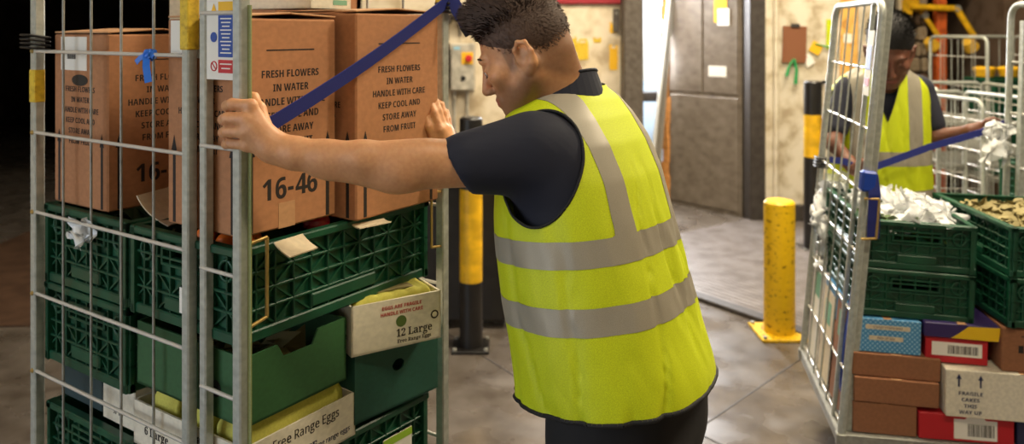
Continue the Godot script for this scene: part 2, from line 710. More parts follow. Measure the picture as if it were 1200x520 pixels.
func setup() -> void:
	var cam := Camera3D.new()
	cam.name = "camera"
	var lens := CameraAttributesPhysical.new()
	lens.frustum_focal_length = 28.2
	lens.frustum_focus_distance = 1.66
	lens.exposure_aperture = 3.2
	cam.attributes = lens
	cam.projection = Camera3D.PROJECTION_FRUSTUM
	cam.near = 0.05
	cam.far = 60.0
	cam.size = 2.0 * 260.0 / FOC * 0.05
	cam.frustum_offset = Vector2(0, -(260.0 - HORIZON) / FOC * 0.05)
	cam.position = Vector3(0, EYE, 0)
	add_child(cam)
	cam.current = true
	var env := Environment.new()
	var sky := Sky.new()
	var sm := ProceduralSkyMaterial.new()
	sm.sky_top_color = Color(0.78, 0.86, 0.95)
	sm.sky_horizon_color = Color(0.95, 0.97, 0.98)
	sm.ground_bottom_color = Color(0.6, 0.6, 0.58)
	sm.ground_horizon_color = Color(0.9, 0.9, 0.88)
	sm.energy_multiplier = 3.0
	sky.sky_material = sm
	env.background_mode = Environment.BG_SKY
	env.sky = sky
	env.tonemap_mode = Environment.TONE_MAPPER_LINEAR
	env.tonemap_exposure = 1.1
	env.sdfgi_enabled = true
	env.ssao_enabled = true
	env.ssil_enabled = true
	var we := WorldEnvironment.new()
	we.name = "world"
	we.environment = env
	add_child(we)
	# daylight through the two dock openings: the one behind the camera and the narrow one past the door
	daylight("dock_daylight", Vector3(-3.9, 1.9, 1.2), Vector3(1.0, -0.12, -0.55), Vector2(3.0, 3.0), 3.2, Color(0.9, 0.95, 1.0))
	daylight("gap_daylight", Vector3(1.37, 2.35, -8.0), Vector3(-0.1, -0.1, 1.0), Vector2(0.2, 2.1), 18.0, Color(0.97, 0.98, 1.0))
	batten(0.9, 4.0, -0.4, 1.5, 0.0, 5.0, "ceiling lamp above the roll cage being pushed")
	batten(1.0, 4.0, -3.8, 1.5, 0.0, 13.0, "ceiling lamp above the yellow bollard")
	batten(2.8, 4.0, -2.6, 1.5, 0.0, 13.0, "ceiling lamp above the second roll cage")
	batten(2.6, 4.0, -6.0, 1.5, 0.0, 10.0, "ceiling lamp before the clipboard wall")
	batten(0.0, 4.0, -6.4, 1.5, 0.0, 9.0, "ceiling lamp before the switch boxes")

# ---------------------------------------------------------------- the loading bay
func building() -> void:
	var y0 := -0.15
	struct("floor", span_mesh(Vector3(-4.4, y0, 4.2), Vector3(8, 0, -10.2)), M.floor)
	struct("ceiling", span_mesh(Vector3(-5, 4.2, 4.2), Vector3(8, 4.4, -10.2)), M.ceiling)
	struct("wall_rear", span_mesh(Vector3(-5, 0, 4.0), Vector3(8, 4.2, 4.2)), M.cream_wall)
	struct("wall_right", span_mesh(Vector3(7.6, 0, 4.0), Vector3(7.8, 4.2, -10)), M.brown_wall)
	# left wall with the dock opening that lets the daylight in
	struct("wall_left", span_mesh(Vector3(-4.4, 0, 4.0), Vector3(-4.2, 4.2, 2.9)), M.cream_wall)
	struct("wall_left", span_mesh(Vector3(-4.4, 0, -0.5), Vector3(-4.2, 4.2, -4.6)), M.cream_wall)
	struct("wall_left", span_mesh(Vector3(-4.4, 3.5, 2.9), Vector3(-4.2, 4.2, -0.5)), M.cream_wall)
	# back wall: dark trailer mouth, cream wall, column, gap, door, pier, dark recess
	struct("wall_back", span_mesh(Vector3(-1.5, 0, -8.0), Vector3(1.08, 4.2, -8.2)), M.cream_wall)
	# deep unlit hall behind the cage: low header beams keep the lamps of the bay out
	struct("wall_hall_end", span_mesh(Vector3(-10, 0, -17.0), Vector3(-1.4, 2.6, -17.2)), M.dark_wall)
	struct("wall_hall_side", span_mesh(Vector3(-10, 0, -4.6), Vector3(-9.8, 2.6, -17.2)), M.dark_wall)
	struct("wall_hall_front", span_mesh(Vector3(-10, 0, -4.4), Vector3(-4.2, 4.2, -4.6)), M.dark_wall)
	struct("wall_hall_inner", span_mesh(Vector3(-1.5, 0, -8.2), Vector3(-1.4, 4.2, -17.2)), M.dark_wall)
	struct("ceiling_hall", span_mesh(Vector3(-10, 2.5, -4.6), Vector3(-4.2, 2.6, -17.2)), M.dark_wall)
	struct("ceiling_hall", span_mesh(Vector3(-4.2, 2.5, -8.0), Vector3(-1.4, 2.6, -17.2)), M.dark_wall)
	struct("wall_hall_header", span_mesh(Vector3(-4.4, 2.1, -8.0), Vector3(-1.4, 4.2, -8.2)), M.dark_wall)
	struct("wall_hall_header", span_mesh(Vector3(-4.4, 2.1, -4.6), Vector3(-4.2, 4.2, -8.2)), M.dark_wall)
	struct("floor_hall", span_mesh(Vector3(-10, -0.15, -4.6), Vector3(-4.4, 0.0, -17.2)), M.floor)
	struct("floor_hall", span_mesh(Vector3(-4.4, -0.15, -10.2), Vector3(-1.4, 0.0, -17.2)), M.floor)
	struct("trim_red", span_mesh(Vector3(0.1, 1.975, -7.96), Vector3(1.08, 2.3, -8.0), 0.01), M.red_trim)
	struct("trim_column", span_mesh(Vector3(1.08, 0, -7.75), Vector3(1.27, 4.2, -8.2), 0.012), M.column)
	struct("wall_above_gap", span_mesh(Vector3(1.27, 3.4, -8.0), Vector3(1.75, 4.2, -8.2)), M.cream_wall)
	# outside the gap
	struct("ground_yard", span_mesh(Vector3(0.2, -0.3, -8.2), Vector3(9, -0.2, -30)), M.tarmac)
	struct("trim_gap_rail", span_mesh(Vector3(1.27, 1.0, -8.05), Vector3(1.50, 1.1, -8.15), 0.01), M.frame_dark)
	# the steel door leaf stands at an angle, its broken edge shows raw wood
	var hinge := Vector3(2.13, 0, -7.4)
	var tip := Vector3(1.58, 0, -8.05)
	var run := tip - hinge
	var leaf := Transform3D(Basis(-run.normalized(), Vector3.UP, (-run.normalized()).cross(Vector3.UP)), (hinge + tip) * 0.5)
	var wlen := run.length()
	var door := thing("steel_door", "tall grey scuffed steel door with a broken wooden edge", "door", leaf)
	part("leaf", box_mesh(Vector3(wlen, 3.4, 0.05), 0.006, Vector3(0, 1.7, 0)), M.door_grey, door)
	part("kick_panel", box_mesh(Vector3(wlen - 0.06, 1.05, 0.012), 0.004, Vector3(0, 0.56, 0.03)), M.door_grey, door)
	part("upper_panel", box_mesh(Vector3(wlen * 0.46, 2.2, 0.012), 0.004, Vector3(-wlen * 0.24, 2.22, 0.03)), M.door_grey, door)
	part("upper_panel", box_mesh(Vector3(wlen * 0.44, 2.2, 0.012), 0.004, Vector3(wlen * 0.24, 2.22, 0.03)), M.door_grey, door)
	var st := mb()
	rng.seed = 5
	for i in 26:
		var y := i * 0.13 + 0.07
		bx(st, Transform3D(Basis(Vector3.UP, rng.randf_range(-0.2, 0.2)), Vector3(-wlen * 0.5 - 0.02 + rng.randf_range(-0.014, 0.01), y, 0.02)), Vector3(0.085 + rng.randf_range(-0.015, 0.025), 0.136, 0.06), 0.008)
	part("wooden_edge", st.commit(), M.raw_wood, door)
	part("notice", box_mesh(Vector3(0.2, 0.1, 0.004), 0.0, Vector3(wlen * 0.2, 1.33, 0.037)), M.paper, door)
	part("notice", box_mesh(Vector3(0.14, 0.22, 0.004), 0.0, Vector3(wlen * 0.24, 1.9, 0.037)), M.sign_yellow, door)
	part("notice", box_mesh(Vector3(0.13, 0.16, 0.004), 0.0, Vector3(wlen * 0.28, 1.84, 0.04)), M.paper, door)
	struct("trim_door_frame", span_mesh(Vector3(2.13, 0, -7.18), Vector3(2.27, 4.2, -7.42), 0.012), M.frame_dark)
	# cream pier with the clipboard
	struct("wall_pier", span_mesh(Vector3(2.27, 0, -7.2), Vector3(3.35, 4.2, -7.9)), M.brick_paint)
	struct("trim_pier_pipe", tube_mesh([Vector3(2.36, 0, -7.17), Vector3(2.36, 4.2, -7.17)], 0.022), M.brick_paint)
	struct("baseboard_pier", span_mesh(Vector3(2.27, 0, -7.15), Vector3(3.35, 0.16, -7.2), 0.008), M.frame_dark)
	struct("wall_link", span_mesh(Vector3(1.75, 3.4, -7.42), Vector3(2.27, 4.2, -8.2)), M.cream_wall)
	# dark recess on the far side
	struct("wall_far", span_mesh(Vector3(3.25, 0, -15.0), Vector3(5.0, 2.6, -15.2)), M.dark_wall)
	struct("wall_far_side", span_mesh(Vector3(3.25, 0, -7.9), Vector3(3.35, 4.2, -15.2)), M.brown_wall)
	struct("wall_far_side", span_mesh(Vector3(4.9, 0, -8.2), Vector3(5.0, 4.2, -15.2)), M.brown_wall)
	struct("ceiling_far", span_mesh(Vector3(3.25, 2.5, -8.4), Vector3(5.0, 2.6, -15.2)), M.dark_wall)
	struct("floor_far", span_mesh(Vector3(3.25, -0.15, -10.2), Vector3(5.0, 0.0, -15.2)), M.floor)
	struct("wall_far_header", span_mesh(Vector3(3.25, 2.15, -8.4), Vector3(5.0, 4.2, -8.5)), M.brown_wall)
	struct("wall_brown", span_mesh(Vector3(4.9, 0, -8.0), Vector3(7.6, 4.2, -8.2)), M.brown_wall)
	var o := thing("orange_post", "tall orange steel post beside the dark doorway", "post", T(4.37, 0, -8.2))
	part("shaft", box_mesh(Vector3(0.1, 4.2, 0.1), 0.01, Vector3(0, 2.1, 0)), M.orange_paint, o)
	part("foot_plate", box_mesh(Vector3(0.14, 0.02, 0.2), 0.004, Vector3(0, 0.01, 0)), M.orange_paint, o)
	o = thing("rubble_wall", "rough pale stone wall beside the dark doorway", "wall", T(4.16, 0, -8.3))
	rng.seed = 77
	for r in 26:
		var x := -0.11
		while x < 0.1:
			var w := minf(rng.randf_range(0.06, 0.14), 0.11 - x)
			part("stone", box_mesh(Vector3(w - 0.012, 0.148, 0.16 + rng.randf() * 0.05), 0.02), M.stone if rng.randf() < 0.7 else M.brown_wall, o, T(x + w * 0.5, 0.08 + r * 0.16, 0))
			x += w
	part("mortar", box_mesh(Vector3(0.21, 4.2, 0.1), 0.0, Vector3(0.0, 2.1, -0.03)), M.frame_dark, o)
	struct("trim_pale_post", span_mesh(Vector3(3.9, 0, -8.1), Vector3(3.97, 4.2, -8.18), 0.008), M.card_cream)
	# dock leveller: a ribbed steel plate let into the floor, running with the door
	var e0 := Vector3(0.55, 0, -6.1)
	var e1 := Vector3(1.82, 0, -4.38)
	var along := (e1 - e0).normalized()
	var back := along.cross(Vector3.UP)
	if back.z > 0:
		back = -back
	var lev := thing("dock_leveller", "worn ribbed steel dock plate let into the concrete floor", "dock plate", Transform3D(Basis(along, Vector3.UP, along.cross(Vector3.UP)), e0))
	var sgn := -1.0 if along.cross(Vector3.UP).dot(back) < 0 else 1.0
	var le := (e1 - e0).length()
	part("plate", box_mesh(Vector3(le, 0.016, 2.5), 0.003, Vector3(le * 0.5, 0.008, sgn * 1.25)), M.steel_plate, lev)
	var rib := box_mesh(Vector3(le - 0.04, 0.003, 0.012), 0.001)
	for i in 46:
		part("tread_rib", rib, M.steel_plate, lev, T(le * 0.5, 0.0165, sgn * (0.06 + i * 0.052)))
	part("lip", box_mesh(Vector3(le, 0.05, 0.09), 0.006, Vector3(le * 0.5, 0.0, -sgn * 0.045)), M.frame_dark, lev)
	var rp := thing("floor_plate", "rusty brown steel plate on the floor before the dark hall", "floor plate", T(-3.0, 0, -6.3))
	part("plate", box_mesh(Vector3(2.2, 0.012, 3.3), 0.003, Vector3(0, 0.006, 0)), M.rust_plate, rp)
	# floor joints
	for j in [[Vector3(0.55, 0, -3.2), Vector3(1.75, 0, -4.45)], [Vector3(0.4, 0, -3.9), Vector3(1.35, 0, -2.75)], [Vector3(-0.4, 0, -4.6), Vector3(0.55, 0, -3.2)]]:
		var d: Vector3 = j[1] - j[0]
		struct("floor_joint", box_mesh(Vector3(d.length(), 0.004, 0.008), 0.0), M.frame_dark, Transform3D(Basis(d.normalized(), Vector3.UP, d.normalized().cross(Vector3.UP)), (j[0] + j[1]) * 0.5))

# ---------------------------------------------------------------- crates
var panel_cache := {}
# a lattice panel in its own plane: x along, y up, z out
func crate_panel(w: float, h: float, slot: bool) -> ArrayMesh:
	var key := "%.3f %.3f %s" % [w, h, slot]
	if panel_cache.has(key):
		return panel_cache[key]
	var st := mb()
	var sw := 0.15
	var s0 := h - 0.072
	var s1 := h - 0.036
	if slot:
		bx(st, T(0, s0 * 0.5, -0.008), Vector3(w, s0, 0.004))
		for s in [-1.0, 1.0]:
			bx(st, T(s * (w * 0.25 + sw * 0.25), (s0 + h) * 0.5, -0.008), Vector3(w * 0.5 - sw * 0.5, h - s0, 0.004))
		bx(st, T(0, (s1 + h) * 0.5, -0.008), Vector3(sw, h - s1, 0.004))
		for y in [s0, s1]:
			bx(st, T(0, y, -0.002), Vector3(sw + 0.02, 0.007, 0.016), 0.002)
		for s in [-1.0, 1.0]:
			bx(st, T(s * (sw * 0.5 + 0.006), (s0 + s1) * 0.5, -0.002), Vector3(0.007, s1 - s0 + 0.008, 0.016), 0.002)
			var ring := []
			for k in 13:
				ring.append(Vector3(s * (w * 0.5 - 0.055) + cos(TAU * k / 12) * 0.022, h - 0.052 + sin(TAU * k / 12) * 0.022, 0.0))
			tube(st, ring, 0.0045, -1, 5, false)
	else:
		bx(st, T(0, h * 0.5, -0.008), Vector3(w, h, 0.004))
	bx(st, T(0, h - 0.009, 0.001), Vector3(w, 0.018, 0.022), 0.003)
	bx(st, T(0, 0.012, -0.001), Vector3(w, 0.024, 0.018), 0.003)
	bx(st, T(0, h * 0.22, 0.0), Vector3(w * 0.34, 0.03, 0.016), 0.003)
	var cols := int(round(w / 0.05))
	var rows := 4
	var cw := w / cols
	var ch := (h - 0.042) / rows
	for r in range(1, rows):
		bx(st, T(0, 0.024 + r * ch, -0.002), Vector3(w, 0.006, 0.014), 0.0015)
	for c in cols + 1:
		var x := clampf(-w * 0.5 + c * cw, -w * 0.5 + 0.006, w * 0.5 - 0.006)
		bx(st, T(x, h * 0.5, -0.002), Vector3(0.012 if c == 0 or c == cols else 0.005, h, 0.014), 0.0015)
	for r in rows:
		for c in cols:
			var cx := -w * 0.5 + (c + 0.5) * cw
			var cy := 0.024 + (r + 0.5) * ch
			if slot and cy > s0 - 0.02 and absf(cx) < sw * 0.5 + 0.02:
				continue
			if slot and cy > h - 0.085 and absf(cx) > w * 0.5 - 0.085:
				continue
			var ang := atan2(ch, cw) * (1.0 if (r + c) % 2 == 0 else -1.0)
			bx(st, Transform3D(Basis(Vector3.BACK, ang), Vector3(cx, cy, -0.004)), Vector3(Vector2(cw, ch).length() - 0.006, 0.0045, 0.010))
	panel_cache[key] = st.commit()
	return panel_cache[key]

func crate(label: String, xf: Transform3D, group: String, l := 0.6, w := 0.4, h := 0.2, m: Material = null) -> Node3D:
	if m == null:
		m = M.crate
	var o := thing("plastic_crate", label, "crate", xf, group)
	part("side_panel", crate_panel(l, h, false), m, o, T(0, 0, w * 0.5 - 0.012))
	part("side_panel", crate_panel(l, h, false), m, o, Transform3D(Basis(Vector3.UP, PI), Vector3(0, 0, -w * 0.5 + 0.012)))
	part("end_panel", crate_panel(w, h, true), m, o, Transform3D(Basis(Vector3.UP, PI / 2), Vector3(l * 0.5 - 0.012, 0, 0)))
	part("end_panel", crate_panel(w, h, true), m, o, Transform3D(Basis(Vector3.UP, -PI / 2), Vector3(-l * 0.5 + 0.012, 0, 0)))
	part("base", box_mesh(Vector3(l - 0.03, 0.008, w - 0.03), 0.0, Vector3(0, 0.006, 0)), m, o)
	return o

# many bent leaves in a heap, dims of the heap
func leaf_heap(dim: Vector3, n: int, seed_: int, size := 0.06) -> ArrayMesh:
	rng.seed = seed_
	var st := mb()
	for i in n:
		var p := Vector3(rng.randf_range(-0.5, 0.5) * dim.x, rng.randf() * dim.y, rng.randf_range(-0.5, 0.5) * dim.z)
		var b := Basis.from_euler(Vector3(rng.randf_range(-0.9, 0.9), rng.randf() * TAU, rng.randf_range(-0.9, 0.9)))
		var s := size * rng.randf_range(0.6, 1.3)
		var a := p + b * Vector3(-s, 0, 0)
		var c := p + b * Vector3(s, 0, 0)
		var l := p + b * Vector3(0, s * 0.25, s * 0.45)
		var r := p + b * Vector3(0, s * 0.25, -s * 0.45)
		var up := b.y
		tri(st, a, l, p, up)
		tri(st, l, c, p, up)
		tri(st, a, r, p, up)
		tri(st, r, c, p, up)
	return st.commit()

func heap(called: String, label: String, xf: Transform3D, dim: Vector3, n: int, seed_: int, m: Material, size := 0.06) -> void:
	var o := MeshInstance3D.new()
	o.name = numbered(called)
	o.mesh = leaf_heap(dim, n, seed_, size)
	o.set_surface_override_material(0, m)
	o.transform = xf
	add_child(o)
	tag(o, label, "leaves")
	o.set_meta("kind", "stuff")

func fruit(called: String, label: String, category: String, p: Vector3, r: float, m: Material, group: String) -> void:
	var o := thing(called, label, category, Transform3D(Basis(), p), group)
	var prof := []
	for k in 11:
		var t := -PI / 2 + PI * k / 10.0
		prof.append([maxf(0.0005, cos(t) * r * (1.0 - 0.06 * sin(t))), r + sin(t) * r * 0.92 - (0.15 * r if k == 10 else 0.0)])
	part("flesh", lathe(prof, 16), m, o)
	part("stem", tube_mesh([Vector3(0, r * 1.7, 0), Vector3(r * 0.12, r * 2.05, 0)], r * 0.09, r * 0.06, 5), M.leaf, o)

# ---------------------------------------------------------------- boxes
func flower_text(o: Node3D, xf: Transform3D, w: float, h: float, number: String, bar := true) -> void:
	var k := 1.14 if number != "" else (1.1 if bar else 1.0)
	lettering("FRESH FLOWERS\nIN WATER\nHANDLE WITH CARE\nKEEP COOL AND\nSTORE AWAY\nFROM FRUIT", 0.0138 * k, M.ink, o, xf * T(0, h * 0.565 if bar else h * 0.52, 0), font_bold, "lettering", 0.95, 6.0)
	if bar:
		part("printed_line", box_mesh(Vector3(w * 0.5, 0.003, 0.0006)), M.ink, o, xf * T(0, h * 0.84, 0))
	for s in [-1.0, 1.0]:
		var st := mb()
		var x: float = s * w * 0.4
		bx(st, T(x, h * 0.185, 0), Vector3(0.010, h * 0.35, 0.0006))
		var y := h * 0.355
		tri(st, Vector3(x - 0.010, y, 0.0004), Vector3(x + 0.010, y, 0.0004), Vector3(x, y + 0.035, 0.0004), Vector3.BACK)
		part("printed_arrow", st.commit(), M.ink, o, xf)
	if number != "":
		lettering(number, 0.045, M.ink, o, xf * T(0.0, h * 0.19, 0), font_bold, "lettering", 1.0)

# tall carton printed on two faces; origin at the base centre; front +z, flank -x
func flower_box(label: String, x0: float, x1: float, z0: float, z1: float, y0: float, y1: float, number: String, both := true, turn := 0.0) -> Node3D:
	var w := x1 - x0
	var dz := z1 - z0
	var h := y1 - y0
	var xf := cage_frame * Transform3D(Basis(Vector3.UP, turn), Vector3((x0 + x1) * 0.5, y0, (z0 + z1) * 0.5))
	var o := thing("flower_box", label, "box", xf, "cartons of fresh flowers on the pushed cage")
	part("body", box_mesh(Vector3(w, h - 0.006, dz), 0.004, Vector3(0, (h - 0.006) * 0.5, 0)), M.card, o)
	part("top_flap", box_mesh(Vector3(w * 0.495, 0.004, dz), 0.001), M.card_pale, o, Transform3D(Basis(Vector3.BACK, 0.06), Vector3(-w * 0.25, h + 0.003, 0)))
	part("top_flap", box_mesh(Vector3(w * 0.495, 0.004, dz), 0.001), M.card_pale, o, Transform3D(Basis(Vector3.BACK, -0.05), Vector3(w * 0.25, h + 0.003, 0)))
	flower_text(o, T(0, 0, dz * 0.5 + 0.0002), w, h, number)
	if both:
		flower_text(o, Transform3D(Basis(Vector3.UP, -PI / 2), Vector3(-w * 0.5 - 0.0002, 0, 0)), dz, h, "", false)
	return o

# plain closed carton
func carton(called: String, label: String, size: Vector3, m: Material, xf: Transform3D, group := "") -> Node3D:
	var o := thing(called, label, "box", xf, group)
	part("body", box_mesh(size, 0.003, Vector3(0, size.y * 0.5, 0)), m, o)
	part("tape", box_mesh(Vector3(size.x * 0.12, 0.001, size.z), 0.0, Vector3(0, size.y + 0.0004, 0)), M.card_pale, o)
	return o

# open tray: w along x, d along z; notch lowers the middle of the long walls
func tray(called: String, label: String, w: float, d: float, h: float, m: Material, xf: Transform3D, notch := 0.0, hole := false, t := 0.005, group := "") -> Node3D:
	var o := thing(called, label, "box", xf, group)
	part("base", box_mesh(Vector3(w, t, d), 0.0, Vector3(0, t * 0.5, 0)), m, o)
	for s in [-1.0, 1.0]:
		for ax in 2:
			var ww: float = w if ax == 0 else d
			var off: float = (d if ax == 0 else w) * 0.5 - t * 0.5
			var bas := Basis(Vector3.UP, (0.0 if s > 0 else PI) if ax == 0 else (PI / 2 if s > 0 else -PI / 2))
			part("wall_panel", tray_wall(ww, h, t, notch if ax == 0 else 0.0, hole), m, o, Transform3D(bas, bas * Vector3(0, 0, off)))
	return o

func tray_wall(w: float, h: float, t: float, notch: float, hole: bool) -> ArrayMesh:
	var st := mb()
	var pts := PackedVector2Array([Vector2(-w * 0.5, 0), Vector2(w * 0.5, 0), Vector2(w * 0.5, h)])
	if notch > 0.0:
		pts.append_array([Vector2(w * 0.2, h), Vector2(w * 0.14, h - notch), Vector2(-w * 0.14, h - notch), Vector2(-w * 0.2, h)])
	pts.append(Vector2(-w * 0.5, h))
	extrude(st, pts, t)
	if hole:
		var c := PackedVector2Array()
		for k in 16:
			c.append(Vector2(cos(TAU * k / 16) * w * 0.07, h * 0.62 + sin(TAU * k / 16) * h * 0.09))
		return punched(pts, c, t)
	return st.commit()

func extrude(st: SurfaceTool, pts: PackedVector2Array, t: float) -> void:
	var idx := Geometry2D.triangulate_polygon(pts)
	for s in [-0.5, 0.5]:
		for i in range(0, idx.size(), 3):
			var v := []
			for j in 3:
				v.append(Vector3(pts[idx[i + j]].x, pts[idx[i + j]].y, s * t))
			tri(st, v[0], v[1], v[2], Vector3(0, 0, signf(s)))
	var ccw := not Geometry2D.is_polygon_clockwise(pts)
	for i in pts.size():
		var a := pts[i]
		var b := pts[(i + 1) % pts.size()]
		var n := Vector2(b.y - a.y, a.x - b.x) * (1.0 if ccw else -1.0)
		quad(st, Vector3(a.x, a.y, -t / 2), Vector3(b.x, b.y, -t / 2), Vector3(b.x, b.y, t / 2), Vector3(a.x, a.y, t / 2), Vector3(n.x, n.y, 0))

# a panel with a hole: split down the middle of the hole
func punched(pts: PackedVector2Array, hole: PackedVector2Array, t: float) -> ArrayMesh:
	var st := mb()
	var c := Vector2.ZERO
	for p in hole:
		c += p / hole.size()
	for s in [-1.0, 1.0]:
		var half := PackedVector2Array([c + Vector2(0, -9), c + Vector2(s * 9, -9), c + Vector2(s * 9, 9), c + Vector2(0, 9)])
		for piece in Geometry2D.intersect_polygons(pts, half):
			for q in Geometry2D.clip_polygons(piece, hole):
				extrude(st, q, t)
	return st.commit()

# moulded egg carton
var egg_mesh: ArrayMesh
func egg_carton(label: String, xf: Transform3D) -> void:
	if egg_mesh == null:
		var V := PackedVector3Array()
		var I := PackedInt32Array()
		var nx := 40
		var nz := 16
		for j in nz + 1:
			for i in nx + 1:
				var u := float(i) / nx
				var v := float(j) / nz
				var x := (u - 0.5) * 0.29
				var z := (v - 0.5) * 0.105
				var e := minf(minf(u, 1 - u) * 0.29, minf(v, 1 - v) * 0.105)
				var y := 0.034 + 0.034 * smoothstep(0.0, 0.02, e) - 0.004 * smoothstep(0.018, 0.03, e) + 0.004 * absf(sin(u * PI * 6.0)) * smoothstep(0.0, 0.02, e)
				if e <= 0.0:
					y = 0.0
				V.append(Vector3(x * (1.0 if e > 0 else 0.96), y, z * (1.0 if e > 0 else 0.9)))
		for j in nz:
			for i in nx:
				var a := j * (nx + 1) + i
				I.append_array([a, a + 1, a + nx + 2, a, a + nx + 2, a + nx + 1])
		egg_mesh = smooth_mesh(V, I)
	var o := thing("egg_carton", label, "egg carton", xf, "egg cartons in the white trays")
	part("lid", egg_mesh, M.egg_carton, o)
	part("printed_label", box_mesh(Vector3(0.17, 0.001, 0.035), 0.0, Vector3(0, 0.069, 0)), M.leaf_wilted, o)

# ---------------------------------------------------------------- roll cage pieces
func rod(parent: Node3D, called: String, a: Vector3, b: Vector3, r: float, m: Material) -> void:
	part(called, tube_mesh([a, b], r, -1, 8), m, parent)

func square_post(parent: Node3D, called: String, p: Vector3, h0: float, h1: float, w: float, m: Material) -> MeshInstance3D:
	return part(called, box_mesh(Vector3(w, h1 - h0, w), 0.003, Vector3(0, (h0 + h1) * 0.5, 0)), m, parent, Transform3D(Basis(), p))

func castor(parent: Node3D, p: Vector3) -> void:
	var c := Node3D.new()
	c.name = "castor"
	parent.add_child(c, true)
	c.position = p
	part("wheel", lathe([[0.0, -0.017], [0.055, -0.017], [0.062, -0.01], [0.062, 0.01], [0.055, 0.017], [0.0, 0.017]], 20), M.rubber, c, Transform3D(Basis(Vector3.RIGHT, PI / 2), Vector3(0.03, 0.062, 0)))
	var st := mb()
	for s in [-1.0, 1.0]:
		bx(st, T(0.015, 0.1, s * 0.024), Vector3(0.04, 0.1, 0.004))
	bx(st, T(0.0, 0.15, 0), Vector3(0.09, 0.006, 0.08))
	part("fork", st.commit(), M.galv_dull, c)

func cage_base(o: Node3D, w: float, d: float, y: float) -> void:
	var st := mb()
	for s in [0.0, 1.0]:
		bx(st, T(w * 0.5, y, -d * s), Vector3(w + 0.04, 0.045, 0.03), 0.003)
		bx(st, T(w * s, y, -d * 0.5), Vector3(0.03, 0.045, d + 0.04), 0.003)
	part("base_frame", st.commit(), M.galv_dull, o)
	var slat := box_mesh(Vector3(w, 0.006, 0.05), 0.001)
	for i in 11:
		part("deck_slat", slat, M.galv_dull, o, T(w * 0.5, y + 0.02, -0.05 - i * (d - 0.1) / 10.0))
	for cx in [0.07, w - 0.07]:
		for cz in [-0.07, -d + 0.07]:
			castor(o, Vector3(cx, y - 0.18, cz))

